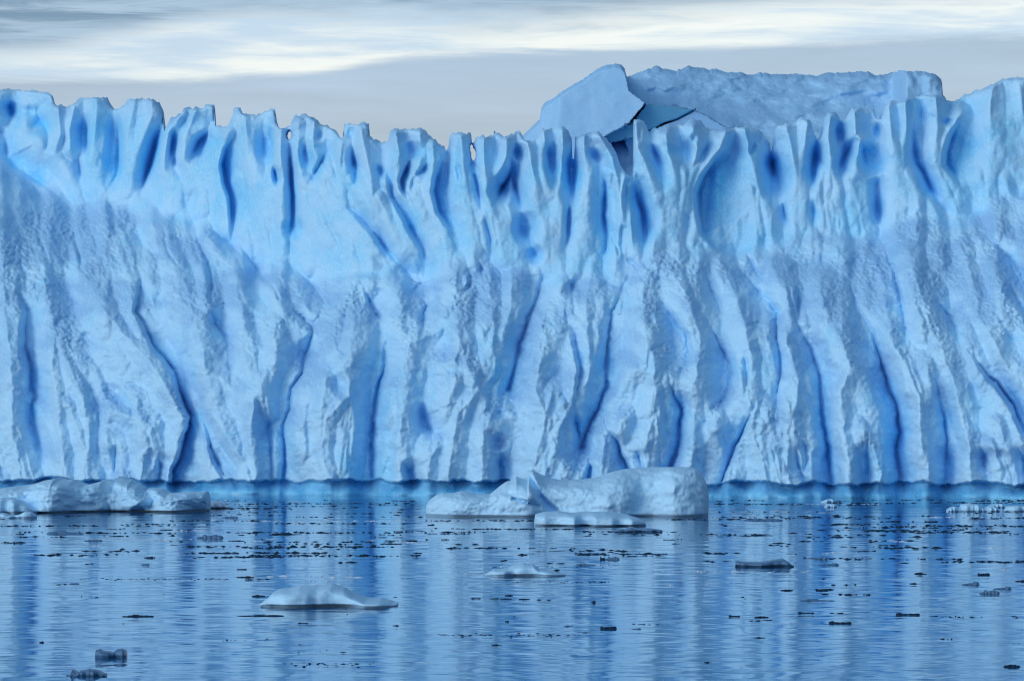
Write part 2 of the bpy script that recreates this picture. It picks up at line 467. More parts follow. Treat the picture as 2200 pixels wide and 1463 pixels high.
# small windows melted right through the fins
WINDOWS = ((620.5, 290, 5.6, 11), (1017, 331, 5.0, 15), (1013, 318, 4.0, 9))
def build_front_depth():
    crest = interp(CREST, PX).astype(np.float32)
    water = interp(WATER, PX).astype(np.float32)
    ledge = interp(LEDGE, PX).astype(np.float32)
    ledge = ledge + 14*vnoise(PX/37., PX*0, 71) + 5*vnoise(PX/13., PX*0+3, 72)
    # roughness of the outline tapers from snow-crusted slope to wind-smoothed crest
    crustA = sstep(-22, 34, GY-ledge[None, :]+26*fbm(GX/52., GY/60., 3, 81))
    dx = 5.0*fbm(GX/46., GY/46., 3, 11); dy = 5.0*fbm(GX/46.+9, GY/46.+4, 3, 21)
    f2x = 1.5*fbm(GX/11., GY/11., 2, 31); f2y = 1.5*fbm(GX/11.+3, GY/11., 2, 36)
    amp = .35+.65*crustA
    WXc = GX + dx*amp + f2x*crustA; WYc = GY + dy*amp + f2y*crustA
    # overall lie of the slope: steep foot, flatter snow shelf, then the wall
    top_h = (water-ledge)
    hh = np.clip((water[None, :]-GY)/top_h[None, :], 0, 1)
    setback = np.interp(PX, [-240, 0, 200, 420, 600, 800, 1150, 1400, 1600, 1800, 2000, 2200, 2440], [17, 16.5, 15, 12.5, 9, 7, 5.8, 6.6, 9.5, 11, 12, 14, 16]).astype(np.float32)
    D = setback[None, :]*(.24*hh+.76*hh**3.6)
    above = np.clip((ledge[None, :]-GY), 0, None)*.0233
    D = D + .10*above + .012*above**2
    D = blur(D, 5)
    a1, c1, p1 = carve(D, SLOPE_CREASES, WXc, WYc, 1.35, 1.1, 105.)
    lean_x = [-100, 80, 300, 500, 620, 800, 1000, 1150, 1300, 1480, 1600, 1800, 2000, 2200, 2400]
    lean_v = [.25, .3, .45, .45, -.1, -.15, -.2, -.35, -.3, .15, .25, .3, .4, .5, .5]
    # lesser spurs and gullies that fan out towards the foot
    rs = random.Random(21); XR = []; XC = []
    for k in range(64):
        x = rs.uniform(-200, 2400); lg = float(np.interp(x, PX, ledge))
        foot = k < 36
        y = rs.uniform(860, 960) if foot else rs.uniform(lg+50, 860); L = (1075-y) if foot else rs.uniform(80, 170)
        off = rs.choice([-1, 1])*rs.uniform(16, 30); P = []; Q = []
        for i in range(5):
            P.append('%.1f,%.1f' % (x, y)); Q.append('%.1f,%.1f' % (x+off*(.5+.25*i), y+8))
            x += (float(np.interp(x, lean_x, lean_v))*.8+rs.uniform(-.2, .2))*L/4; y += L/4
        XR.append(' '.join(P)); XC.append('1 1 0 0 b|'+' '.join(Q))
    for k in range(46):
        x = rs.uniform(120, 2250); y = rs.uniform(350, 455); L = rs.uniform(80, 150); off = rs.choice([-1, 1])*rs.uniform(12, 24); P = []; Q = []
        for i in range(5):
            P.append('%.1f,%.1f' % (x, y)); Q.append('%.1f,%.1f' % (x+off*(.6+.2*i), y+6))
            x += (float(np.interp(x, [0, 500, 700, 1000, 1200, 1500, 2000, 2300], [.3, .1, .5, .35, -.05, -.1, .2, .3]))+rs.uniform(-.25, .25))*L/4; y += L/4
        XR.append(' '.join(P)); XC.append('1 1 0 0 b|'+' '.join(Q))
    SR = SLOPE_RIDGES+'\n'.join(XR); SCr = SLOPE_CREASES+'\n'.join(XC)
    dr = np.minimum(line_field(SR, WXc, WYc), line_field(CREST_RIDGES, WXc, WYc)); dc = np.minimum(line_field(SCr, WXc, WYc, True), line_field(CREST_CREASES, WXc, WYc, True))
    facet = (dr+3)/(dr+dc+6); dm = np.clip((dr+dc)/70., .25, 1.3)
    a2, c2, p2 = carve(D, CREST_CREASES, WXc, WYc, 1.6, 1.05, 46.)
    b1 = bowls(D, SLOPE_BOWLS, WXc, WYc); b2 = bowls(D, CREST_BOWLS, WXc, WYc)
    # secondary runnels that follow the lean of the valleys
    rnd = random.Random(5)
    lines = []
    for k in range(190):
        x = rnd.uniform(-200, 2400); lg = float(np.interp(x, PX, ledge))
        y = rnd.uniform(lg+15, 1010); L = rnd.uniform(40, 150); n = 5; P = []
        for i in range(n):
            P.append((x, y)); s = float(np.interp(x, lean_x, lean_v))*(1.0-.35*(y-lg)/(1060-lg))
            x += (s+rnd.uniform(-.22, .22))*L/n; y += L/n
        w = rnd.uniform(9, 26)
        lines.append('%.0f %.0f %.2f %.2f b|%s' % (w, w*rnd.uniform(.6, 1.5), w*.0233*rnd.uniform(.35, .8), rnd.choice([0, 0, .1]), ' '.join('%.1f,%.1f' % p for p in P)))
    a3, c3 = carve(D, '\n'.join(lines), WXc, WYc, 1.4)
    low = .44+.52*sstep(640, 1000, GY)
    crv = low*(a1**3+(b1*.9)**3)**(1/3.)
    a3 = a3*sstep(20, 120, GY-ledge[None, :])
    D = D + crv + .42*c1 + .6*c2 + .5*a3*crustA + .3*c3*crustA
    wallA = 1-sstep(-55, 30, GY-ledge[None, :])
    amp2 = (1.55+.35*sstep(600, 950, GY))*(1-wallA)+(1.85-.95*sstep(50, 190, GY-crest[None, :]))*wallA*(1+.45*fbm(GX/90., GY/70., 2, 87))
    fs = facet**1.15*(1-wallA)+(facet**(1.0+1.5*sstep(35, 170, GY-crest[None, :])))*wallA
    dm2 = dm*(1-wallA)+np.clip((dr+dc)/34., .15, 1.5)*wallA
    D = D + amp2*(fs*dm2-.3) - .35*(np.clip(p1, 0, 1)**.62)*(1-wallA) + blur((a2**3+(1.1*b2)**3)**(1/3.), 1)*.82*np.maximum(wallA, .4)
    D = .35*blur(D, 1)+.65*D
    # clefts smooth out, open faces stay rough
    crest_s = blur(np.repeat(crest[None, :], 3, 0), 9)[1]
    crustA = np.maximum(crustA, .8*sstep(36, 4, GY-crest_s[None, :]+14*fbm(GX/30., GY/30., 2, 85)))
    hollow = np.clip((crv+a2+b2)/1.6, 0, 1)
    # the snow crust lies on what faces up
    slope_dz = -(np.roll(D, -2, 0)-np.roll(D, 2, 0))/(4*STEP*.0233)      # dDepth/dz
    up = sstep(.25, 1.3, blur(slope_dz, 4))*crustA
    rough = crustA*(1-.75*sstep(.3, 1., hollow))
    lump = fbm(GX/70., GY/95., 4, 41)
    D = D + .52*lump*rough + (.26*fbm(GX/58., GY/74., 4, 45)+.05*fbm(GX/16., GY/22., 3, 46))*(1-crustA)
    # broken facets
    b, s, v = worley((GX+dx*2)/46., (GY+dy*2)/58., 3)
    D = D + (.13*(v-.5)*sstep(0, .25, s-b)+.15*b)*rough
    b, s, v = worley((GX+f2x*2)/17., (GY+f2y*2)/22., 8)
    D = D + (.05*(v-.5)*sstep(0, .3, s-b)+.08*b)*rough
    # wind scallops, rows of small steps
    wv = 6*fbm(GX/40., GY/40., 2, 55)
    r1 = vnoise((GX+wv)/14., (GY+wv*1.5+.25*GX)/5.5, 61); r2 = fbm((GX-wv)/8., (GY+wv)/4.5, 2, 62)
    patch = sstep(-.25, .3, fbm(GX/110., GY/80., 2, 65))
    D = D + (.04*r1+.06*r2)*np.clip(up*.9*patch+.2*rough, 0, 1)
    sb, ss, sv = worley((GX+wv+.3*GY)/10., (GY-.25*GX+f2y*2)/6., 12)
    D = D + (.16*sb+.08*(sv-.5))*np.clip(up*1.1*(.35+.65*patch)+.12*rough, 0, 1)
    D = D + .045*fbm(GX/8., GY/8., 3, 67)*(.35+.65*crustA)
    # wave-cut notch at the waterline
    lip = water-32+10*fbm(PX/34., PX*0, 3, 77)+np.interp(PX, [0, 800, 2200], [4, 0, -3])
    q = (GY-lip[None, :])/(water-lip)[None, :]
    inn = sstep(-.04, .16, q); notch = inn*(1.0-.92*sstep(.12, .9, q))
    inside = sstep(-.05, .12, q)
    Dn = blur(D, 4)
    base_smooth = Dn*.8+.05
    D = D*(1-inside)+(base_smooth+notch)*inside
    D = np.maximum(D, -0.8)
    # rounded rim under the skyline
    sol = (GY > crest[None, :])
    for hx, hy, rx, ry in WINDOWS: sol = sol & (((GX-hx)/rx)**2+((GY-hy)/ry)**2 > 1)
    solid = blur(blur(sol.astype(np.float32), 3), 2)
    q2 = np.clip((solid-.45)/.5, 0, 1)
    D = D + .6*(1-q2)**1.8
    shelf_shade = np.clip(up*sstep(-.45, .25, fbm(GX/70.+3, GY/45., 4, 98))+.5*rough*sstep(.05, .4, fbm(GX/45., GY/60., 4, 99)), 0, 1)
    return D, crest, water, ledge, lip, shelf_shade, hollow, crustA, q2

def sample(A, ci, rows):
    """bilinear along rows: A[rowindex, col]"""
    f = np.clip((rows-RW[0])/STEP, 0, len(RW)-1.001); i = f.astype(np.int64); t = f-i
    return A[i, ci]*(1-t)+A[i+1, ci]*t

def build_iceberg(mats):
    D, crest, water, ledge, lip, shelf_shade, hollow, crustA, rim = build_front_depth()
    Dback0 = blur(D, 14)
    n = len(PX); grid = np.arange(160, 1104, STEP, dtype=np.float32); m = len(grid)
    ci = np.arange(n)[None, :].repeat(m, 0)
    # outline roughness of the skyline
    cr = crest + 2.0*vnoise(PX/6., PX*0, 91) + 1.8*vnoise(PX/2.6, PX*0, 92)
    rows = np.maximum(grid[:, None], cr[None, :])
    d = sample(D, ci, rows)
    y0 = dist_of(water)[None, :]
    y = y0+d
    X = wx(PX[None, :], y); Z = wz(rows, y)
    k = (rows-cr[None, :])*.0233
    rimf = sample(rim, ci, rows)
    crl = np.array([cr[max(0, j-22):j+23].max() for j in range(n)], np.float32)
    k2 = np.clip((rows-crl[None, :])*.0233, 0, None)
    th = .22+1.1*np.sqrt(rimf)+.9*np.sqrt(np.clip(k2, 0, None))+.42*k2
    yb = y0+np.maximum(sample(Dback0, ci, rows), d)+th
    yb = yb+.5*vnoise(PX[None, :]/40., rows/40., 93)*np.clip(k, 0, 1)
    Xb = wx(PX[None, :], y)+0*yb; Zb = np.minimum(Z, Z+0)
    Vf = np.stack([X, y, Z], -1).reshape(-1, 3); Vb = np.stack([Xb, yb, Zb], -1).reshape(-1, 3)
    V = np.concatenate([Vf, Vb]); N = n*m
    cell = grid[1:, None] > np.minimum(cr[:-1], cr[1:])[None, :]
    cr_r = .5*(grid[:-1, None]+grid[1:, None]+0*rows[1:, 1:]); cx = .5*(PX[:-1]+PX[1:])[None, :]
    for hx, hy, rx, ry in WINDOWS:
        cell &= ((cx-hx)/rx)**2+((cr_r-hy)/ry)**2 > 1
    I = np.arange(N).reshape(m, n)
    a = I[:-1, :-1]; b = I[:-1, 1:]; c = I[1:, 1:]; dd = I[1:, :-1]
    front = np.stack([a, dd, c, b], -1); back = np.stack([a+N, b+N, c+N, dd+N], -1)
    zone = np.where(cr_r > lip[None, :-1]+1.5, 2, np.where(cr_r > ledge[None, :-1], 1, 0))
    fq = [front[cell], back[cell]]; fz = [zone[cell], zone[cell]]
    # bridge every open border of the sheet (skyline, ends, foot, the two windows)
    pad = np.zeros((m+1, n+1), bool); pad[1:-1, 1:-1] = cell
    for (di, dj, e0, e1) in ((-1, 0, a, b), (1, 0, c, dd), (0, -1, dd, a), (0, 1, b, c)):
        nb = pad[1+di:m+di, 1+dj:n+dj]; mk = cell & ~nb
        p, q = e0[mk], e1[mk]
        fq.append(np.stack([p, q, q+N, p+N], -1)); fz.append(zone[mk])
    Fq = np.concatenate(fq); Z3 = np.concatenate(fz)
    # vertex normals of the whole skin, so that the parts meet without a seam
    v0, v1, v2, v3 = (V[Fq[:, i]] for i in range(4))
    fn = np.cross(v2-v0, v3-v1).astype(np.float64)
    vn = np.zeros_like(V, dtype=np.float64)
    for i in range(4):
        for kx in range(3): vn[:, kx] += np.bincount(Fq[:, i], fn[:, kx], len(V))
    vn /= np.maximum(np.linalg.norm(vn, axis=1, keepdims=True), 1e-9)
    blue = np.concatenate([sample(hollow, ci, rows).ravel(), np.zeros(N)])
    tide = np.clip((rows-lip[None, :])/4., 0, 1); tide = np.concatenate([tide.ravel(), tide.ravel()])
    crust = np.concatenate([sample(crustA, ci, rows).ravel(), np.ones(N)])
    shelf_shade_v = np.concatenate([sample(shelf_shade, ci, rows).ravel(), np.full(N, .5)])
    cx0 = float(wx(1100, 195))
    root = empty('iceberg', (cx0, 192, 0))
    tag(root, 'long blue iceberg wall with fluted pinnacles and furrowed slope, nearest of the two', 'iceberg')
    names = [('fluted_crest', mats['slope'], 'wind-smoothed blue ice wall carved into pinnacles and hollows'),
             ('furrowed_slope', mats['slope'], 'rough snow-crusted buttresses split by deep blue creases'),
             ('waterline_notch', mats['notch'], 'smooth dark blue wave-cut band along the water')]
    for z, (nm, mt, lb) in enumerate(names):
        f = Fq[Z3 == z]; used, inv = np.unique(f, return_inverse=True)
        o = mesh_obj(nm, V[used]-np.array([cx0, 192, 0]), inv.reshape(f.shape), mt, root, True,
                     {'blue': blue[used], 'tide': tide[used], 'crust': crust[used], 'shelf_shade': shelf_shade_v[used]}, vn[used])
        o['label'] = lb
    return root
# ------------------------------------------------------------------ materials
def new_mat(name):
    m = bpy.data.materials.new(name); m.use_nodes = True; nt = m.node_tree
    for n in list(nt.nodes): nt.nodes.remove(n)
    o = nt.nodes.new('ShaderNodeOutputMaterial'); b = nt.nodes.new('ShaderNodeBsdfPrincipled')
    nt.links.new(b.outputs[0], o.inputs[0]); return m, nt, b
def nd(nt, typ, **kw):
    n = nt.nodes.new(typ)
    for k, v in kw.items():
        if k in n.inputs: n.inputs[k].default_value = v
        else: setattr(n, k, v)
    return n
def mixc(nt, fac, a, b):
    n = nt.nodes.new('ShaderNodeMix'); n.data_type = 'RGBA'
    for i, v in ((0, fac), (6, a), (7, b)):
        if isinstance(v, bpy.types.NodeSocket): nt.links.new(v, n.inputs[i])
        else: n.inputs[i].default_value = v if i == 0 else (v[0], v[1], v[2], 1)
    return n.outputs[2]
def mth(nt, op, a, b=None, clamp=False):
    n = nt.nodes.new('ShaderNodeMath'); n.operation = op; n.use_clamp = clamp
    for i, v in ((0, a), (1, b)):
        if v is None: continue
        if isinstance(v, bpy.types.NodeSocket): nt.links.new(v, n.inputs[i])
        else: n.inputs[i].default_value = v
    return n.outputs[0]

def stripe(nt, tc):
    """bubbly and clear layers of the washed ice stand upright"""
    mp = nd(nt, 'ShaderNodeMapping'); mp.inputs['Scale'].default_value = (1.0, .3, .12); nt.links.new(tc.outputs['Object'], mp.inputs['Vector'])
    n = nd(nt, 'ShaderNodeTexNoise', Scale=.8, Detail=3.0); nt.links.new(mp.outputs[0], n.inputs['Vector']); return n
def ice_material(name, snow, ice, bias=0.0, rough=.5, bump=.03, scale=5.0, blue_attr=True, spec=.35, sss=0.0):
    """white frosted ice passing into clear blue ice in random patches and, with painted shade, in hollows"""
    m, nt, b = new_mat(name)
    tc = nd(nt, 'ShaderNodeTexCoord')
    n1 = nd(nt, 'ShaderNodeTexNoise', Scale=.55, Detail=6.0, Roughness=.6); nt.links.new(tc.outputs['Object'], n1.inputs['Vector'])
    n2 = nd(nt, 'ShaderNodeTexNoise', Scale=scale*1.3, Detail=5.0, Roughness=.65); nt.links.new(tc.outputs['Object'], n2.inputs['Vector'])
    f = mth(nt, 'MULTIPLY_ADD', n1.outputs[0], 1.6); nt.nodes[-1].inputs[2].default_value = -.8+bias
    f = mth(nt, 'ADD', f, mth(nt, 'MULTIPLY', mth(nt, 'SUBTRACT', n2.outputs[0], .5), .5))
    if name == 'wave_washed_ice': f = mth(nt, 'ADD', f, mth(nt, 'MULTIPLY', mth(nt, 'SUBTRACT', stripe(nt, tc).outputs[0], .35), 2.2))
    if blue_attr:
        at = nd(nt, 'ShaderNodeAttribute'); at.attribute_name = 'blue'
        f = mth(nt, 'ADD', f, mth(nt, 'MULTIPLY', at.outputs['Fac'], .38))  # deeper blue in hollows: clear ice, plus recess shade painted into the colour
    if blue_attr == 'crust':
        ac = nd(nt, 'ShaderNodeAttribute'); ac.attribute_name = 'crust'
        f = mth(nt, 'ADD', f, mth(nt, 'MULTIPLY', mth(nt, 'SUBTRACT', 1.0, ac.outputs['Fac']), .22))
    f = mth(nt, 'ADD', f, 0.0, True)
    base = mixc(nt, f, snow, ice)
    # darker tone painted on up-facing shelves to imitate their shade, broken by noise
    af = nd(nt, 'ShaderNodeAttribute'); af.attribute_name = 'shelf_shade'
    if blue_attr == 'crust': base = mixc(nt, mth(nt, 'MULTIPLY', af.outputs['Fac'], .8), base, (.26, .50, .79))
    # grains of rime: paler and clearer crystals of the crust itself
    gr = nd(nt, 'ShaderNodeTexNoise', Scale=9.0, Detail=3.0, Roughness=.7); nt.links.new(tc.outputs['Object'], gr.inputs['Vector'])
    gf = nd(nt, 'ShaderNodeMapRange'); nt.links.new(gr.outputs[0], gf.inputs[0]); gf.inputs[1].default_value = .5; gf.inputs[2].default_value = .72; gf.inputs[3].default_value = 0; gf.inputs[4].default_value = .55
    base = mixc(nt, gf.outputs[0], base, tuple(min(.97, c*1.22) for c in snow))
    nt.links.new(base, b.inputs['Base Color'])
    b.inputs['Roughness'].default_value = rough; b.inputs['IOR'].default_value = 1.31
    b.inputs['Specular IOR Level'].default_value = spec
    if sss:
        b.inputs['Subsurface Weight'].default_value = sss
        b.inputs['Subsurface Radius'].default_value = (.12, .5, 1.0); b.inputs['Subsurface Scale'].default_value = .14
    n3 = nd(nt, 'ShaderNodeTexNoise', Scale=scale, Detail=6.0, Roughness=.7); nt.links.new(tc.outputs['Object'], n3.inputs['Vector'])
    bp = nd(nt, 'ShaderNodeBump', Strength=.6, Distance=bump); nt.links.new(n3.outputs[0], bp.inputs['Height'])
    nt.links.new(bp.outputs[0], b.inputs['Normal'])
    return m

M = {}
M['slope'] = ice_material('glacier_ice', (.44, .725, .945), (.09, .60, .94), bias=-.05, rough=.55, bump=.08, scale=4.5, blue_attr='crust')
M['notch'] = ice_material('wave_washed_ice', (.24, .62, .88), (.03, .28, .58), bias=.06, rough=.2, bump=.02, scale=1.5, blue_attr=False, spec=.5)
M['rear'] = ice_material('rear_ridge_snow', (.33, .58, .81), (.28, .54, .80), bias=.2, rough=.7, bump=.1, scale=2.0, blue_attr=False)
M['slab'] = ice_material('cleaved_ice', (.34, .60, .86), (.26, .54, .84), bias=.2, rough=.5, bump=.015, scale=1.2, blue_attr=False)
M['teal'] = ice_material('clear_teal_ice', (.18, .50, .70), (.13, .43, .65), bias=.2, rough=.4, bump=.015, scale=1.2, blue_attr=False)
M['floe'] = ice_material('floe_snow', (.45, .73, .94), (.24, .61, .90), bias=-.05, rough=.6, bump=.03, scale=5., blue_attr=True)
M['floe_wet'] = ice_material('wet_floe_ice', (.08, .19, .34), (.03, .09, .19), bias=.1, rough=.25, bump=.02, scale=8., blue_attr=False, spec=.6)
M['dark'] = ice_material('dark_clear_ice', (.010, .03, .06), (.004, .012, .03), bias=.1, rough=.35, bump=.01, scale=14., blue_attr=False, spec=.25)
M['pale'] = ice_material('pale_brash_ice', (.50, .64, .78), (.20, .38, .55), bias=.1, rough=.5, bump=.01, scale=14., blue_attr=False)

def water_material():
    m, nt, b = new_mat('sea_water')
    b.inputs['Base Color'].default_value = (.002, .12, .30, 1); b.inputs['Roughness'].default_value = .05
    b.inputs['IOR'].default_value = 1.333; b.inputs['Specular Tint'].default_value = (.74, .92, 1, 1)
    g = nd(nt, 'ShaderNodeNewGeometry'); mp = nd(nt, 'ShaderNodeMapping'); mp.inputs['Scale'].default_value = (.62, 1, 1)
    nt.links.new(g.outputs['Position'], mp.inputs['Vector'])
    patches = nd(nt, 'ShaderNodeTexNoise', Scale=.07, Detail=3.0); nt.links.new(mp.outputs[0], patches.inputs['Vector'])
    pr = nd(nt, 'ShaderNodeMapRange'); nt.links.new(patches.outputs[0], pr.inputs[0])
    for i, v in ((1, .36), (2, .64), (3, .12), (4, 1.)): pr.inputs[i].default_value = v
    a = nd(nt, 'ShaderNodeTexNoise', Scale=1.15, Detail=2.2, Roughness=.45, Distortion=.4); nt.links.new(mp.outputs[0], a.inputs['Vector'])
    c = nd(nt, 'ShaderNodeTexNoise', Scale=.22, Detail=2.0); nt.links.new(mp.outputs[0], c.inputs['Vector'])
    h = mth(nt, 'MULTIPLY', mth(nt, 'MULTIPLY', a.outputs[0], .006), pr.outputs[0])
    h = mth(nt, 'ADD', h, mth(nt, 'MULTIPLY', c.outputs[0], .036))
    e = nd(nt, 'ShaderNodeTexNoise', Scale=.75, Detail=2.0, Distortion=.6); nt.links.new(mp.outputs[0], e.inputs['Vector'])
    h = mth(nt, 'ADD', h, mth(nt, 'MULTIPLY', e.outputs[0], .028))
    bp = nd(nt, 'ShaderNodeBump', Strength=1.0, Distance=1.0); nt.links.new(h, bp.inputs['Height'])
    nt.links.new(bp.outputs[0], b.inputs['Normal'])
    return m
M['water'] = water_material()

# ------------------------------------------------------------------ the iceberg behind
REAR = """1040,330 1090,318 1122,293 1140,275 1160,256 1163,232 1172,220 1189,211 1206,198 1233,181 1254,170 1267,160 1281,150 1300,141 1312,139 1325,137 1335,139 1342,148 1345,160 1347,166
1362,161 1380,153 1400,147 1411,141 1422,147 1440,151 1454,153 1466,148 1478,142 1495,146 1516,147 1525,150 1538,148 1550,153 1560,156 1575,155 1593,156 1606,161 1614,162 1625,158 1636,156 1660,160 1684,161 1709,159
1735,161 1756,164 1766,159 1774,156 1796,157 1818,156 1840,154 1865,153 1872,159 1880,163 1892,161 1902,161 1918,156 1931,152 1955,153 1982,153 1997,156 2007,159 2016,165 2022,171 2025,185 2023,202 2031,209 2040,240 2060,300"""
def inpoly(P, X, Y):
    c = np.zeros(X.shape, bool); n = len(P)
    for i in range(n):
        x1, y1 = P[i]; x2, y2 = P[(i+1) % n]
        if y1 == y2: continue
        c ^= ((y1 > Y) != (y2 > Y)) & (X < (x2-x1)*(Y-y1)/(y2-y1)+x1)
    return c
def build_rear():
    global RW
    px = np.arange(1040, 2062, 2., dtype=np.float32); cr = interp(REAR, px).astype(np.float32)
    cr = cr+1.2*vnoise(px/6., px*0, 191)*sstep(1346, 1352, px)+.5*vnoise(px/3., px*0, 192)
    m = 200; t = np.linspace(0, 1, m)[:, None]; bot = 1040.
    tt = np.where(t < .82, t/.82*.34, .34+(t-.82)/.18*.66)
    R = cr[None, :]+(bot-cr[None, :])*tt; X = np.repeat(px[None, :], m, 0)
    wob = 1.2*fbm(X/14., R/14., 2, 201)
    edge = np.interp(R, [138, 165, 195, 222, 252, 272, 296, 400], [1344, 1346, 1351, 1388, 1362, 1346, 1305, 1290])
    slab = X+wob < edge
    # broad snow ridge leaning away, rumpled by wind
    D = 2.2+(330-R)*.052+1.0*fbm(X/90., R/45., 2, 211)+.20*vnoise((X-R*1.3)/34., (R*1.0+X*.35)/13., 215)+.10*fbm((X-R)/14., (R+X*.3)/7., 3, 216)
    end = sstep(1915, 1950, X); D = D*(1-end)+end*(1.6+.012*(330-R)+.5*fbm(X/26., R/30., 2, 218))
    D -= .8*np.exp(-((X-1928)/12.)**2)*sstep(240, 190, R)
    low = inpoly([(1395, 281), (1440, 262), (1492, 238), (1520, 250), (1560, 275), (1600, 300), (1650, 380), (1380, 400), (1340, 300)], X+wob, R)
    D = np.where(low, .8-.004*(X-1400)+.012*(R-240), D)
    Ds = -1.2+.0030*(1346-X)+.010*(300-R)+.10*fbm(X/50., R/50., 3, 221)
    lf = sstep(1212, 1190, X+.25*(R-230)); Ds = Ds+lf*(.03*(1205-X))*.9*sstep(205, 225, R)
    D = np.where(slab, Ds, D)
    cave = inpoly([(1362, 258), (1390, 224), (1424, 226), (1460, 231), (1494, 236), (1455, 256), (1425, 266), (1395, 281), (1370, 285), (1346, 268)], X+wob, R+wob*.6)
    cave2 = inpoly([(1298, 294), (1346, 270), (1372, 262), (1372, 292), (1346, 300), (1312, 307)], X+wob, R+wob*.6)
    D = np.where(cave, -.1+.02*np.clip(R-222, 0, 70), D); D = np.where(cave2, -.1+.01*(R-260), D)
    edge_line, _, _ = seg_dist([(1392, 282), (1410, 275), (1425, 267), (1455, 257), (1494, 236)], X, R)
    D = D+.6*np.clip(1-edge_line/2.2, 0, 1)
    q = np.clip((R-cr[None, :])/12., 0, 1); D = D+1.0*(1-q)**2
    y = 238.+D; Z = wz(R, y)
    yb = y+1.+1.2*np.sqrt(np.clip((R-cr[None, :])*.028, 0, None))+.5*(R-cr[None, :])*.028
    Vf = np.stack([wx(X, y), y, Z], -1).reshape(-1, 3); Vb = np.stack([wx(X, y), yb, Z], -1).reshape(-1, 3)
    V = np.concatenate([Vf, Vb]); n = len(px); N = n*m; I = np.arange(N).reshape(m, n)
    a = I[:-1, :-1]; b = I[:-1, 1:]; c = I[1:, 1:]; d = I[1:, :-1]
    zf = np.where(cave | cave2, 2, np.where(slab | low, 0, 1))[:-1, :-1]
    fq = [np.stack([a, d, c, b], -1).reshape(-1, 4), np.stack([a+N, b+N, c+N, d+N], -1).reshape(-1, 4)]
    fz = [zf.ravel(), np.where(zf == 2, 1, zf).ravel()]
    for e0, e1, z in ((I[0, 1:], I[0, :-1], zf[0]), (I[-1, :-1], I[-1, 1:], zf[-1]), (I[:-1, 0], I[1:, 0], zf[:, 0]), (I[1:, -1], I[:-1, -1], zf[:, -1])):
        fq.append(np.stack([e0, e1, e1+N, e0+N], -1)[:, [0, 1, 2, 3]]); fz.append(z)
    Fq = np.concatenate(fq); FZ = np.concatenate(fz)
    o0 = np.array([float(wx(1560, 242)), 242., 0.])
    root = empty('iceberg', o0)
    tag(root, 'pale flat-topped iceberg behind the crest, with a smooth tilted slab at its left end', 'iceberg')
    for z, nm, mt, lb in ((0, 'cleaved_slab', M['slab'], 'smooth tilted slab of blue ice'), (1, 'snow_ridge', M['rear'], 'rumpled grey-blue snow ridge'), (2, 'cleft', M['teal'], 'dark teal undercut cleft')):
        f = Fq[FZ == z]; u, inv = np.unique(f, return_inverse=True)
        o = mesh_obj(nm, V[u]-o0, inv.reshape(f.shape), mt, root, True); o['label'] = lb
    return root

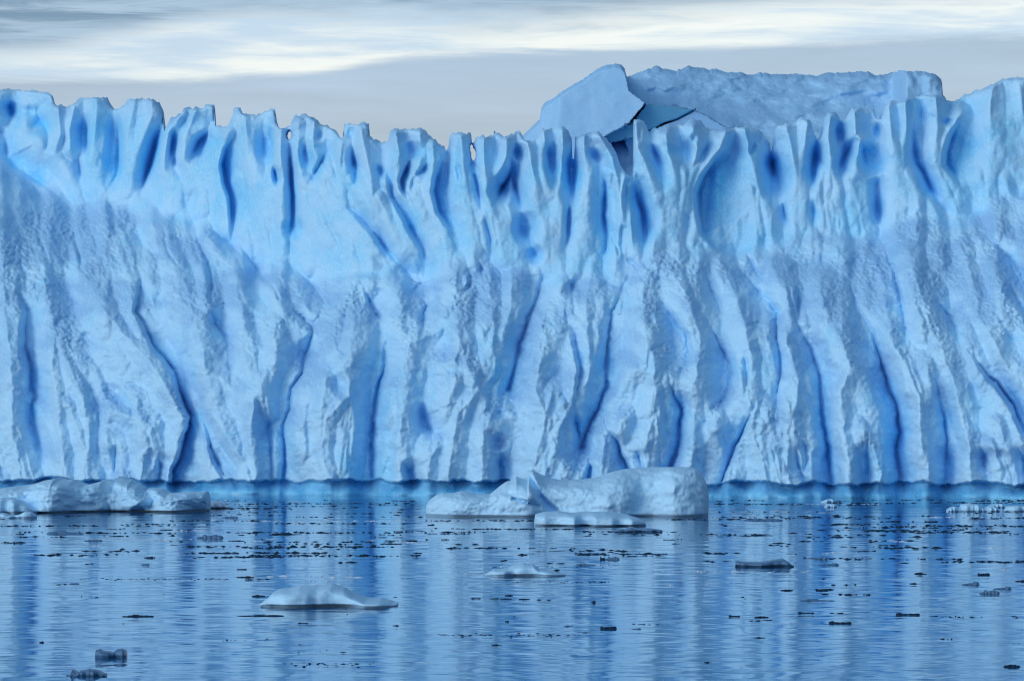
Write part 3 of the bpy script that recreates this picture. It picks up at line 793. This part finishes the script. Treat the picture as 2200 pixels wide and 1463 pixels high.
# ------------------------------------------------------------------ floes with a traced outline
def floe(name, outline, wl, thick, label, cat, mat, seed=0, under=.3, rough=.12, p=.42, step=1.5, group=None, prow=0.0, extra=None, parent=None, uh=.08, skew=.35):
    P = pts(outline); x0, x1 = P[0][0], P[-1][0]
    n = max(24, int((x1-x0)/step)); px = np.linspace(x0, x1, n); top = np.interp(px, [a for a, b in P], [b for a, b in P])
    u = (px-x0)/(x1-x0); yw = dist_of(wl)
    s_l = (F*.0+1)/F*yw
    endt = np.clip(1-np.abs(2*u-1)**5, 0, 1)**.5
    thk = thick*(.25+.75*endt)*(1+.25*vnoise(u*5, u*0, seed+5)); mid = yw+thick*.35
    H = np.maximum(CAMH+(HZ-top)/F*(mid+.15*thk), .04)
    yf = mid-thk*skew+.12*thick*vnoise(u*9, u*0+2, seed+7)
    m = 72; s = np.linspace(0, 1, m); s = np.where(s < .5, .5*(2*s)**1.9, 1-.5*(2-2*s)**1.9)[:, None]
    prof = np.sin(np.pi*s)**p
    prof[0] = 0; prof[-1] = 0
    Yl = yf[None, :]+thk[None, :]*(.5-.5*np.cos(np.pi*s)); Zl = H[None, :]*prof
    rowsY = [yf[None, :]+under*.9*np.minimum(1, H/.3)[None, :]+.0*s[:1], yf[None, :]+under*np.minimum(1, H/.3)[None, :]]
    rowsZ = [np.full((1, n), -.25), np.minimum(uh*.45, H*.22)[None, :]]
    Zl = np.minimum(uh, H*.35)[None, :]+(H-np.minimum(uh, H*.35))[None, :]*prof
    Y = np.concatenate(rowsY+[Yl]+[Yl[-1:]]); Z = np.concatenate(rowsZ+[Zl]+[np.full((1, n), -.25)])
    Xr = np.repeat(px[None, :], Y.shape[0], 0); X = wx(Xr, mid+0*Y)
    if prow: X = X+prow*np.clip((u-.9)/.1, 0, 1)[None, :]*(Z/np.maximum(H.max(), .1))
    nn = fbm(X*1.1+seed, Z*1.9+Y*.35, 4, seed+11)*rough*2+fbm(X*4.5, Z*7+Y*1.2, 3, seed+13)*rough*.5
    amp = np.clip(Z/.25, 0, 1)*np.minimum(1, H/.5)[None, :]
    Y = Y-nn*amp*1.6; Z = Z+nn*amp*.18*np.sin(np.pi*np.clip(np.linspace(-.05, 1.05, Y.shape[0]), 0, 1))[:, None]
    if extra is not None:
        rr = HZ-(Z-CAMH)*F/mid
        Y = Y+extra(Xr, rr, Y < mid+.1*thick)
    o0 = np.array([float(wx((x0+x1)/2, mid)), mid, 0.])
    V = np.stack([X, Y, Z], -1).reshape(-1, 3)-o0; mm = Y.shape[0]; I = np.arange(mm*n).reshape(mm, n)
    fq = [np.stack([I[:-1, :-1], I[:-1, 1:], I[1:, 1:], I[1:, :-1]], -1).reshape(-1, 4)]
    fq.append(np.stack([I[-1, :-1], I[-1, 1:], I[0, 1:], I[0, :-1]], -1))
    h = mm//2
    for col, fl in ((0, 1), (-1, 0)):
        for i in range(h-1):
            qd = [I[i, col], I[i+1, col], I[mm-2-i, col], I[mm-1-i, col]]
            fq.append(np.array([qd if fl else qd[::-1]]))
    o = mesh_obj(name, V, np.concatenate(fq), mat, parent, True, {'blue': np.zeros(len(V))})
    o.location = o0
    if label: tag(o, label, cat, group)
    return o
root_front = build_iceberg(M)
root_rear = build_rear()

# ------------------------------------------------------------------ floes
def left_extra(X, R, fr):
    lob = .5*np.clip(1-np.abs(X-330)/16., 0, 1)+.45*np.clip(1-np.abs(X-235)/10., 0, 1)
    v = lob*sstep(1095, 1060, R)*0
    c1, _, _ = seg_dist([(312, 1052), (336, 1072), (330, 1085), (300, 1100)], X, R)
    c2, _, _ = seg_dist([(236, 1075), (242, 1090), (240, 1100)], X, R)
    return (.7*np.clip(1-c1/16., 0, 1)+.25*np.clip(1-c2/8., 0, 1)+.9*sstep(370, 440, X)*sstep(1062, 1098, R))*fr
floe('ice_floe', "-130,1098 -110,1078 -60,1062 -20,1054 0,1050 20,1046 40,1042 67,1040 80,1036 94,1032 110,1029 123,1027 126,1024 130,1029 145,1029 158,1030 165,1034 182,1041 202,1037 215,1032 219,1029 235,1030 246,1032 248,1024 261,1026 270,1029 279,1032 281,1037 296,1042 303,1049 313,1053 316,1048 330,1048 345,1050 363,1059 387,1058 415,1056 440,1055 443,1062 444,1090",
     1101, 7.5, 'large low white floe with a ragged top and overhanging prow at the left edge', 'ice floe', M['floe'], 1, under=.8, rough=.14, extra=left_extra, uh=.07, group=None)
floe('ice_floe', "-60,1100 -40,1080 -10,1070 20,1068 45,1076 65,1086 80,1096", 1103, 1.8, 'low rounded white lobe against the front of the ragged floe', 'ice floe', M['floe'], 2, under=.3, rough=.06)
floe('ice_floe', "-20,1108 0,1101 12,1103 20,1107 40,1105 55,1098 68,1099 78,1108", 1113, 1.2, 'small thin pale floe lying in front of the left edge floe', 'ice floe', M['floe'], 3, under=.15, rough=.04, uh=.06)
floe('ice_floe', "432,1086 440,1076 455,1075 470,1077 485,1084 500,1090", 1092, 1.6, 'flat thin pale plate of ice just beyond the prow of the left floe', 'ice floe', M['pale'], 4, under=.4, rough=.03, uh=.05)
def mid_extra(X, R, fr):
    t, s, f = seg_dist([(1140, 1020), (1149, 1040), (1162, 1062), (1180, 1081), (1196, 1092)], X, R)
    w = np.where(s > 0, 5., 15.)
    h, _, _ = seg_dist([(1102, 1068), (1120, 1072), (1138, 1078), (1158, 1084)], X, R)
    b = -.5*np.clip(1-((X-1138)/26.)**2-((R-1058)/20.)**2, 0, 1)
    return (.75*np.clip(1-t/w, 0, 1)**.8+.5*np.clip(1-h/5., 0, 1)+b+.8*sstep(1505, 1524, X)*sstep(1012, 1100, R)+.7*sstep(1475, 1400, X)*0)*fr
floe('ice_floe', "915,1100 916,1084 919,1077 930,1068 942,1060 952,1058 976,1058 990,1055 1003,1056 1023,1059 1053,1060 1065,1050 1075,1042 1087,1034 1097,1031 1104,1027 1109,1023 1118,1027 1127,1029 1133,1030 1135,1012 1144,1008 1152,1013 1161,1018 1180,1026 1198,1030 1221,1032 1252,1030 1272,1027 1292,1022 1316,1013 1335,1009 1353,1007 1395,1003 1440,1002 1470,1002 1490,1004 1500,1010 1508,1020 1515,1034 1521,1052 1524,1068 1524,1085 1521,1104",
     1110, 6.5, 'largest smooth rounded floe at centre right, with a blue slot cut through its hump', 'ice floe', M['floe'], 6, under=.3, rough=.09, extra=mid_extra, p=.5)
floe('ice_floe', "1148,1120 1150,1104 1170,1099 1200,1098 1230,1101 1262,1099 1300,1098 1330,1102 1350,1105 1370,1111 1384,1118 1386,1124", 1130, 4.0, 'long low white slab lying against the front of the largest smooth floe', 'ice floe', M['floe'], 8, under=.5, rough=.05, uh=.06)
floe('ice_floe', "1318,1139 1330,1135 1342,1137 1356,1131 1372,1136 1395,1134 1423,1138", 1143, 1.5, 'thin wet grey plate of ice just in front of the long low slab', 'ice floe', M['floe_wet'], 9, under=.2, rough=.02, uh=.05)
floe('ice_floe', "558,1299 565,1290 572,1286 592,1266 605,1263 622,1262 646,1256 665,1257 686,1257 713,1254 730,1259 740,1262 760,1276 787,1286 818,1286 835,1291 848,1297 854,1303", 1305, 2.6, 'long mound-shaped white floe alone in open water at lower left', 'ice floe', M['floe'], 12, under=.4, rough=.05, uh=.07)
floe('ice_floe', "1042,1234 1060,1223 1075,1222 1093,1220 1104,1214 1124,1209 1147,1212 1157,1222 1170,1224 1188,1227 1205,1231 1215,1234", 1238, 1.7, 'small hat-shaped bluish floe with thin pointed ends in mid water', 'ice floe', M['floe'], 14, under=.25, rough=.03, uh=.06)
floe('ice_floe', "1579,1214 1580,1203 1600,1206 1625,1207 1645,1205 1662,1202 1683,1199 1695,1207 1705,1215", 1218, 1.3, 'grey-blue wedge floe with a dark wet edge at right of mid water', 'ice floe', M['floe_wet'], 16, under=.3, rough=.03, uh=.07)
floe('ice_chunk', "205,1411 206,1395 214,1393 222,1397 232,1398 242,1401 250,1394 262,1392 270,1396 272,1410", 1413, .5, 'small saddle-shaped ice chunk with two humps near the lower left corner', 'ice chunk', M['floe_wet'], 18, under=.1, rough=.03, uh=.04)
floe('ice_chunk', "151,1446 156,1436 162,1441 166,1446 172,1439 180,1438 190,1435 205,1437 220,1444 229,1451", 1453, .5, 'jagged wet dark ice chunk below the two-humped one near the lower left corner', 'ice chunk', M['floe_wet'], 19, under=.08, rough=.03, uh=.03)
right = [("2035,1097 2042,1090 2050,1087 2058,1090 2064,1097", 1099, 'leftmost and smallest white dome of the floe cluster at the right edge'),
         ("2062,1096 2066,1083 2082,1080 2100,1083 2110,1090 2117,1097", 1099, 'longest white humped floe in the cluster near the right edge'),
         ("2115,1096 2122,1088 2132,1086 2142,1090 2149,1097", 1099, 'white domed floe between the longest hump and the edge floe of the right cluster'),
         ("2157,1096 2166,1087 2185,1085 2205,1087 2225,1090 2245,1097", 1099, 'low white floe cut by the right edge of the picture'),
         ("2122,1088 2135,1083 2150,1081 2164,1088", 1091, 'thin white plate floating just behind the right cluster of domed floes'),
         ("1764,1078 1775,1073 1786,1071 1794,1077", 1080, 'small thin white plate at the foot of the iceberg, upper of two'),
         ("1772,1087 1782,1082 1793,1083 1800,1088", 1090, 'small thin white plate at the foot of the iceberg, lower of two')]
for k, (ol, wl, lb) in enumerate(right):
    floe('ice_floe', ol, wl, 1.2, lb, 'ice floe', M['floe'], 20+k*3, under=.12, rough=.012, step=1., group='small white floes near the right edge', uh=.05)

# ------------------------------------------------------------------ brash ice: single fragments
def frag_mesh(name, seed, mat, flat=.35):
    """a ragged bar: a few angular lumps fused along its length"""
    import bmesh
    from mathutils import noise, Vector
    r = random.Random(seed*7+1); bm = bmesh.new(); n = 3+seed % 4
    for k in range(n):
        t = (k+.5)/n-.5; L = bmesh.ops.create_icosphere(bm, subdivisions=2, radius=.5)['verts']
        sx = r.uniform(.9, 1.7)/n; sz = r.uniform(.35, 1.) * (1-abs(t)*.9); sy = r.uniform(.5, 1.); off = Vector((seed*3.1+k, k*1.7, 0))
        for v in L:
            q = 1+.5*noise.noise(v.co*3.1+off)
            v.co = Vector((v.co.x*q*sx*1.15+t, v.co.y*q*sy+r.uniform(-.02, .02), math.copysign(abs(2*v.co.z*q)**.7, v.co.z)*sz))
    zmax = max(v.co.z for v in bm.verts); x = [v.co.x for v in bm.verts]; w_ = max(x)-min(x)
    for v in bm.verts: v.co.z /= zmax; v.co.x /= w_
    me = bpy.data.meshes.new(name); bm.to_mesh(me); bm.free(); me.materials.append(mat)
    return me
dark_m = [frag_mesh('ice_fragment', s, M['dark']) for s in range(7)]
wet_m = [frag_mesh('ice_fragment', 20+s, M['floe_wet']) for s in range(3)]
pale_m = [frag_mesh('ice_fragment', 40+s, M['pale']) for s in range(2)]
def frag(px0, px1, rt, rb, me, label, group, name='ice_fragment'):
    y = dist_of(rb); w = (px1-px0)/F*y; h = max((rb-rt)/F*y, .008)
    o = bpy.data.objects.new(name, me); COL.objects.link(o)
    o.location = (wx((px0+px1)/2, y), y, 0)
    o.scale = (w, min(w*.3, .16), h*.62); o['label'] = label; o['category'] = 'ice fragment'
    if group: o['group'] = group
    return o
rf = random.Random(9)
hand = [  # px0 px1 top bottom kind label
 (262, 332, 1317, 1324, 'd', 'long dark spindle of ice in open water left of the long white mound'),
 (507, 612, 1318.5, 1323, 'd', 'long thin dark bar of ice just below the left end of the long white mound'),
 (507, 546, 1235, 1240, 'd', 'short dark bar of ice floating above the left end of the long white mound'),
 (1717, 1795, 1283, 1290, 'w', 'long grey wet bar of ice below the grey-blue wedge floe'),
 (1924, 1977, 1313, 1320, 'd', 'thick black bar of ice at lower right, highest at its left end'),
 (1780, 1830, 1330, 1339, 'd', 'black notched bar of ice at lower right below the long grey one'),
 (1288, 1324, 1342, 1350, 'd', 'thick black lump of ice alone at lower centre'),
 (2155, 2193, 1423, 1432, 'd', 'black lump of ice nearest the lower right corner'),
 (1055, 1077, 1381, 1386, 'd', 'small dark bar of ice at lower centre, lowest in its column'),
 (84, 95, 1374, 1380, 'd', 'single small black dot of ice above the two-humped chunk'),
 (1270, 1280, 1287, 1294, 'd', 'single small black dot of ice between the hat-shaped floe and the black lump'),
 (100, 182, 1135, 1146, 'w', 'long dark wet plate in front of the left floe, longest there'),
 (180, 220, 1156, 1162, 'w', 'dark wet plate of ice slightly lower right of the longest wet plate at left'),
 (257, 270, 1175, 1180, 'd', 'small black lens of ice left of centre, between the left floe and open water'),
 (309, 334, 1193, 1198, 'd', 'black lens of ice in open water, upper of two at left'),
 (303, 321, 1209, 1213, 'w', 'grey lens of ice in open water, lower of two at left'),
 (422, 480, 1143, 1156, 'w', 'grey wet plate of ice to the right below the left floe'),
 (475, 512, 1107, 1112, 'w', 'grey wet plate of ice off the prow of the left floe'),
 (580, 645, 1141, 1148, 'd', 'dark dumbbell-shaped bar of ice between the left and centre floes'),
 (400, 420, 1170, 1174, 'd', 'small dark plate of ice below the prow of the left floe'),
 (541, 570, 1275, 1280, 'd', 'small dark lens touching the upper left of the long white mound'),
 (1289, 1300, 1190, 1202, 'd', 'black upright nub of ice at the left end of a clear chunk at mid right'),
 (1299, 1331, 1191, 1202, 'w', 'clear wet chunk of ice with a black nub beside it at mid right'),
 (1236, 1280, 1207, 1214, 'w', 'wet grey bar of ice between the hat-shaped floe and the clear chunk'),
 (1190, 1203, 1220, 1225, 'd', 'tiny black lump right of the hat-shaped floe'),
 (1112, 1134, 1186, 1192, 'd', 'black lump in the debris band straight above the hat-shaped floe'),
 (1233, 1292, 1186, 1190, 'w', 'thin wet plate of ice left above the clear chunk at mid right'),
 (1744, 1780, 1193, 1201, 'w', 'wet peaked chunk of ice right of the grey-blue wedge floe'),
 (1755, 1804, 1207, 1213, 'w', 'wet flat plate below the peaked chunk at right'),
 (1963, 1990, 1226, 1233, 'd', 'black lens of ice at the left end of a long dotted line at right'),
 (2066, 2105, 1245, 1256, 'w', 'wet grey chunk of ice with a raised left end near the right edge'),
 (2134, 2174, 1256, 1265, 'w', 'wet grey chunk of ice nearest the right edge of three'),
 (2104, 2148, 1262, 1275, 'w', 'pointed grey ice chunk with a thin tail near the right edge'),
 (2099, 2126, 1228, 1235, 'd', 'black lens of ice at the right end of a long dotted line at right'),
 (2180, 2215, 1243, 1249, 'd', 'black bar of ice cut by the right edge'),
 (1952, 1976, 1250, 1254, 'd', 'small black bar of ice left of the wet grey chunks at right'),
 (1597, 1682, 1111, 1118, 'w', 'long wet grey plate of ice in front of the iceberg right of the largest floe'),
 (2081, 2117, 1110, 1114, 'd', 'black bar of ice just below the right cluster of white domes'),
 (2126, 2146, 1109, 1114, 'w', 'small wet chunk beside the black bar below the right cluster of white domes'),
 (1788, 1808, 1103, 1108, 'd', 'black lump of ice beneath the two thin white plates at the foot of the iceberg'),
 (1712, 1737, 1105, 1109, 'd', 'black bar of ice left beneath the two thin white plates'),
 (1713, 1750, 1312, 1317, 'd', 'double black bead of ice at lower right under the long grey bar'),
 (1620, 1652, 1321, 1326, 'd', 'black bead with a thin tail at lower right, left of the double bead'),
 (1565, 1590, 1318, 1324, 'd', 'ragged black crumb pair left of the bead with a thin tail'),
 (1676, 1705, 1264, 1268, 'd', 'black bar of ice left above the long grey bar'),
 (1752, 1778, 1263, 1268, 'd', 'black bar of ice right above the long grey bar'),
 (1620, 1645, 1366, 1370, 'd', 'small black lens low in the water at right of centre'),
 (1512, 1528, 1419, 1423, 'd', 'small black lens low in the water, lowest right of centre'),
 (1250, 1270, 1355, 1359, 'w', 'small dark bar left below the thick black lump at lower centre'),
 (1355, 1378, 1347, 1351, 'w', 'small dark bar right of the thick black lump at lower centre'),
 (1212, 1232, 1341, 1345, 'w', 'small dark crumb left of the thick black lump at lower centre'),
 (843, 858, 1340, 1344, 'd', 'small black crumb below the right end of the long white mound'),
 (1084, 1102, 1275, 1279, 'd', 'small black bar below the hat-shaped floe'),
 (1085, 1093, 1331, 1335, 'd', 'pair of tiny black dots low in the centre'),
 (1780, 1808, 1071, 1079, 'w', 'clear wet chunk just right of the two thin white plates'),
 (640, 662, 1335, 1339, 'd', 'small black bar in the dark reflection below the long white mound'),
]
for a, b, t_, bt, kd, lb in hand:
    frag(a, b, t_, bt, rf.choice(dark_m if kd == 'd' else wet_m), lb, 'single ice fragments that stand out on the water')
# clustered dashes in drift lines
zones = [(0, 430, 1104, 1165, 'small ice fragment in the debris in front of the left floe', 'fragments in front of the left floe'),
         (440, 910, 1072, 1192, 'small ice fragment in the debris between the left floe and the largest floe', 'fragments between the two large floes'),
         (910, 1520, 1118, 1195, 'small ice fragment in the debris band in front of the largest floe', 'fragments in front of the largest floe'),
         (1530, 2200, 1074, 1190, 'small ice fragment in the debris at the foot of the iceberg right', 'fragments at the foot of the iceberg on the right'),
         (1400, 2200, 1195, 1290, 'small ice fragment scattered in open water at right', 'fragments in open water at right'),
         (0, 1380, 1196, 1300, 'small ice fragment scattered in open water at left and centre', 'fragments in open water at left and centre'),
         (0, 2200, 1300, 1455, 'tiny ice fragment scattered in the nearest water', 'fragments in the nearest water')]
counts = [30, 56, 50, 50, 24, 14, 14]
for (xa, xb, ra, rb, lb, gp), cnt in zip(zones, counts):
    k = 0
    while k < cnt:
        r = ra+(rb-ra)*rf.random()**(1.0 if ra < 1190 else 1.3); x = rf.uniform(xa, xb); run = rf.choice([1, 1, 2, 3, 4, 6])
        for i in range(run):
            if k >= cnt: break
            w = rf.choice([5, 7, 9, 12, 16, 24, 34])*rf.uniform(.8, 1.2)
            if r < 1098 and 905 < x+w and x < 1530: r = rf.uniform(1128, ra if ra > 1130 else 1190)
            if x+w < xb+6:
                hh = rf.uniform(1.6, 3.2) if r < 1200 else rf.uniform(2., 4.)
                frag(x, x+w, r-hh, r, rf.choice(dark_m if rf.random() > .22 else pale_m+wet_m), lb, gp)
            k += 1; x += w+rf.choice([1, 2, 4, 9, 20])*rf.uniform(.5, 1.5); r += rf.uniform(-1.2, 1.2)

# crumbs nobody could count, strung along drift lines
def crumbs(name, label, n_lines, seed, mat, size, rows, cat, cover=8):
    r = np.random.RandomState(seed); V = []; Fs = []; base = 0
    oct_ = np.array([[1, 0, 0], [0, 1, 0], [-1, 0, 0], [0, -1, 0], [0, 0, 1], [0, 0, -1]], float)
    tri = [[0, 1, 4], [1, 2, 4], [2, 3, 4], [3, 0, 4], [1, 0, 5], [2, 1, 5], [3, 2, 5], [0, 3, 5]]
    for L in range(n_lines):
        row = rows[0]+(rows[1]-rows[0])*r.rand()**1.6; x = r.uniform(-60, 2200); ln = r.choice([20, 50, 100, 200, 320]); k = int(ln/ r.uniform(4, 12))
        y = dist_of(row)
        for i in range(max(2, k)):
            px = x+r.rand()*ln; yy = y+r.randn()*.25; c = np.array([wx(px, yy), yy, 0.])
            if row < 1112 and (-60 < px < 446 or 905 < px < 1530): continue
            s = size*r.uniform(.4, 1.3); sc_ = np.array([s*r.uniform(.8, 3.2), s, s*r.uniform(.35, .75)])
            a = oct_*sc_*(1+.35*r.randn(6, 1)*.6); V.append(a+c); Fs += [[q+base for q in t] for t in tri]; base += 6
    o = mesh_obj(name, np.concatenate(V), np.array(Fs), mat, None, False); tag(o, label, cat, None, 'stuff'); return o
crumbs('brash_ice', 'countless dark crumbs of brash ice strung in thin lines across the water', 190, 3, M['dark'], .045, (1074, 1215), 'brash ice')
crumbs('pale_brash_ice', 'pale frost crumbs scattered thinly among the dark brash ice', 40, 8, M['pale'], .035, (1074, 1260), 'brash ice')
crumbs('brash_ice', 'sparse dark crumbs of brash ice spread over the nearest open water', 16, 13, M['dark'], .018, (1215, 1455), 'brash ice')
# ------------------------------------------------------------------ water
def build_water():
    xs = np.array([-3000, -600, -120, 120, 600, 3000.]); ys = np.array([-600, 20, 300, 1200, 6000.])
    X, Y = np.meshgrid(xs, ys); V = np.stack([X, Y, 0*X], -1).reshape(-1, 3); I = np.arange(len(V)).reshape(X.shape)
    f = np.stack([I[:-1, :-1], I[:-1, 1:], I[1:, 1:], I[1:, :-1]], -1).reshape(-1, 4)
    o = mesh_obj('water', V, f, M['water'], None, True); o['kind'] = 'structure'; return o
build_water()

# ------------------------------------------------------------------ camera
cam = bpy.data.cameras.new('camera'); co = bpy.data.objects.new('camera', cam); COL.objects.link(co); sc.camera = co
cam.sensor_width = 36; cam.lens = 36*F/2200.; cam.clip_end = 9000; cam.clip_start = .5
co.location = (0, 0, CAMH); co.rotation_euler = (math.pi/2, 0, 0); cam.shift_y = (HZ-731.5)/2200.

# ------------------------------------------------------------------ light: overcast dusk sky, soft low sun behind the clouds at front left
SUN_EL, SUN_AZ = math.radians(14), math.radians(227)     # azimuth clockwise from +Y
sun = bpy.data.lights.new('sun', 'SUN'); so = bpy.data.objects.new('sun', sun); COL.objects.link(so)
sun.energy = 1.35; sun.angle = math.radians(32); sun.color = (.98, 1.0, .99)
from mathutils import Vector
dvec = Vector((math.sin(SUN_AZ)*math.cos(SUN_EL), math.cos(SUN_AZ)*math.cos(SUN_EL), math.sin(SUN_EL)))
so.rotation_euler = dvec.to_track_quat('Z', 'Y').to_euler(); so.location = dvec*300
w = bpy.data.worlds.new('World'); sc.world = w; w.use_nodes = True; nt = w.node_tree
for n in list(nt.nodes): nt.nodes.remove(n)
out = nd(nt, 'ShaderNodeOutputWorld')
sky = nd(nt, 'ShaderNodeTexSky'); sky.sky_type = 'NISHITA'; sky.sun_disc = False; sky.sun_elevation = SUN_EL; sky.sun_rotation = SUN_AZ
bg1 = nd(nt, 'ShaderNodeBackground', Strength=.05); nt.links.new(sky.outputs[0], bg1.inputs[0])
tc = nd(nt, 'ShaderNodeTexCoord'); sx = nd(nt, 'ShaderNodeSeparateXYZ'); nt.links.new(tc.outputs['Generated'], sx.inputs[0])
az = mth(nt, 'ARCTAN2', sx.outputs[0], sx.outputs[1]); el = mth(nt, 'ARCSINE', sx.outputs[2])
# cloud decks: coordinates in azimuth and elevation, long in azimuth
cb = nd(nt, 'ShaderNodeCombineXYZ'); nt.links.new(mth(nt, 'MULTIPLY', az, 9.), cb.inputs[0]); nt.links.new(mth(nt, 'MULTIPLY', el, 75.), cb.inputs[1])
nz = nd(nt, 'ShaderNodeTexNoise', Scale=1.1, Detail=7.0, Roughness=.58, Distortion=.35); nt.links.new(cb.outputs[0], nz.inputs['Vector'])
cb2 = nd(nt, 'ShaderNodeCombineXYZ'); nt.links.new(mth(nt, 'MULTIPLY', az, 22.), cb2.inputs[0]); nt.links.new(mth(nt, 'MULTIPLY', el, 260.), cb2.inputs[1])
nz2 = nd(nt, 'ShaderNodeTexNoise', Scale=1.0, Detail=6.0, Roughness=.6, Distortion=.6); nt.links.new(cb2.outputs[0], nz2.inputs['Vector'])
# lower edge of the bright break rises to the right, as a fall of elevation with azimuth
fc = nd(nt, 'ShaderNodeFloatCurve'); cv = fc.mapping.curves[0]
azn = mth(nt, 'MULTIPLY_ADD', az, 2.5); nt.nodes[-1].inputs[2].default_value = .5      # az -.2 .. .2 -> 0 .. 1
nt.links.new(azn, fc.inputs['Value'])
def set_curve(cv, P):
    while len(cv.points) > 2: cv.points.remove(cv.points[1])
    cv.points[0].location = P[0]; cv.points[-1].location = P[-1]
    for q in P[1:-1]: cv.points.new(*q)
def azp(px): return (px-W0)/F*2.5+.5
lowP = [(0., (888-190)/F*8), (azp(0), (888-186)/F*8), (azp(330), (888-182)/F*8), (azp(640), (888-166)/F*8), (azp(900), (888-128)/F*8), (azp(1180), (888-118)/F*8), (azp(1700), (888-106)/F*8), (azp(2200), (888-92)/F*8), (1., (888-80)/F*8)]
set_curve(cv, lowP); fc.mapping.update()
fu = nd(nt, 'ShaderNodeFloatCurve'); cu = fu.mapping.curves[0]; nt.links.new(azn, fu.inputs['Value'])
upP = [(0., (888-150)/F*8), (azp(0), (888-135)/F*8), (azp(250), (888-95)/F*8), (azp(420), (888-58)/F*8), (azp(760), (888-52)/F*8), (azp(980), (888-60)/F*8), (azp(1400), (888-14)/F*8), (azp(2200), (888+10)/F*8), (1., (888+20)/F*8)]
set_curve(cu, upP); fu.mapping.update()
e_l = mth(nt, 'DIVIDE', fc.outputs[0], 8.); e_u = mth(nt, 'DIVIDE', fu.outputs[0], 8.)
wob = mth(nt, 'MULTIPLY', mth(nt, 'SUBTRACT', nz2.outputs[0], .5), .012)
wob2 = mth(nt, 'MULTIPLY', mth(nt, 'SUBTRACT', nz.outputs[0], .5), .022)
def ramp(v, a, b):
    n = nd(nt, 'ShaderNodeMapRange'); n.interpolation_type = 'SMOOTHSTEP'; nt.links.new(v, n.inputs[0]); n.inputs[1].default_value = a; n.inputs[2].default_value = b; n.inputs[3].default_value = 0; n.inputs[4].default_value = 1; return n.outputs[0]
above_low = ramp(mth(nt, 'ADD', mth(nt, 'SUBTRACT', el, e_l), mth(nt, 'MULTIPLY', wob, .35)), -.0007, .0022)
above_up = ramp(mth(nt, 'ADD', mth(nt, 'SUBTRACT', el, e_u), mth(nt, 'ADD', wob, wob2)), -.003, .005)
streak = ramp(mth(nt, 'ADD', mth(nt, 'MULTIPLY', nz.outputs[0], .55), mth(nt, 'MULTIPLY', nz2.outputs[0], .45)), .40, .60)
bank = mixc(nt, ramp(el, .03, .098), (.54, .62, .79), (.40, .54, .77))           # lilac bank low in the sky
tn = nd(nt, 'ShaderNodeMapRange'); nt.links.new(nz.outputs[0], tn.inputs[0])
for i_, v_ in ((1, .3), (2, .7), (3, .86), (4, 1.12)): tn.inputs[i_].default_value = v_
vs = nd(nt, 'ShaderNodeVectorMath'); vs.operation = 'SCALE'; nt.links.new(bank, vs.inputs[0]); nt.links.new(tn.outputs[0], vs.inputs['Scale']); bank = vs.outputs[0]
brk = mixc(nt, streak, (.60, .77, .99), (1.08, 1.10, 1.08))
deck = mixc(nt, ramp(nz2.outputs[0], .38, .66), (.12, .24, .44), (.42, .58, .80))
c1 = mixc(nt, above_low, bank, brk); c2 = mixc(nt, above_up, c1, deck)
# higher up the overcast evens out; it is brightest low around the hidden sun
dirn = nd(nt, 'ShaderNodeVectorMath'); dirn.operation = 'DOT_PRODUCT'; nt.links.new(tc.outputs['Generated'], dirn.inputs[0]); dirn.inputs[1].default_value = dvec
glow = ramp(dirn.outputs['Value'], .2, .98)
over = mixc(nt, glow, (.08, .16, .29), (.76, 1.06, 1.44))
c3 = mixc(nt, ramp(el, .12, .35), c2, over)
front = ramp(sx.outputs[1], -.05, .4)
c4 = mixc(nt, front, over, c3)
bg2 = nd(nt, 'ShaderNodeBackground', Strength=1.0); nt.links.new(c4, bg2.inputs[0])
ad = nd(nt, 'ShaderNodeAddShader'); nt.links.new(bg1.outputs[0], ad.inputs[0]); nt.links.new(bg2.outputs[0], ad.inputs[1]); nt.links.new(ad.outputs[0], out.inputs[0])

# ------------------------------------------------------------------ render settings
sc.view_settings.view_transform = 'Standard'; sc.view_settings.look = 'None'; sc.view_settings.exposure = -0.5; sc.view_settings.gamma = 1
sc.cycles.max_bounces = 12; sc.cycles.diffuse_bounces = 10; sc.cycles.glossy_bounces = 4; sc.cycles.use_denoising = True
sc.cycles.filter_width = 1.1; sc.cycles.use_adaptive_sampling = True; sc.cycles.adaptive_threshold = .02; sc.cycles.sample_clamp_indirect = 8
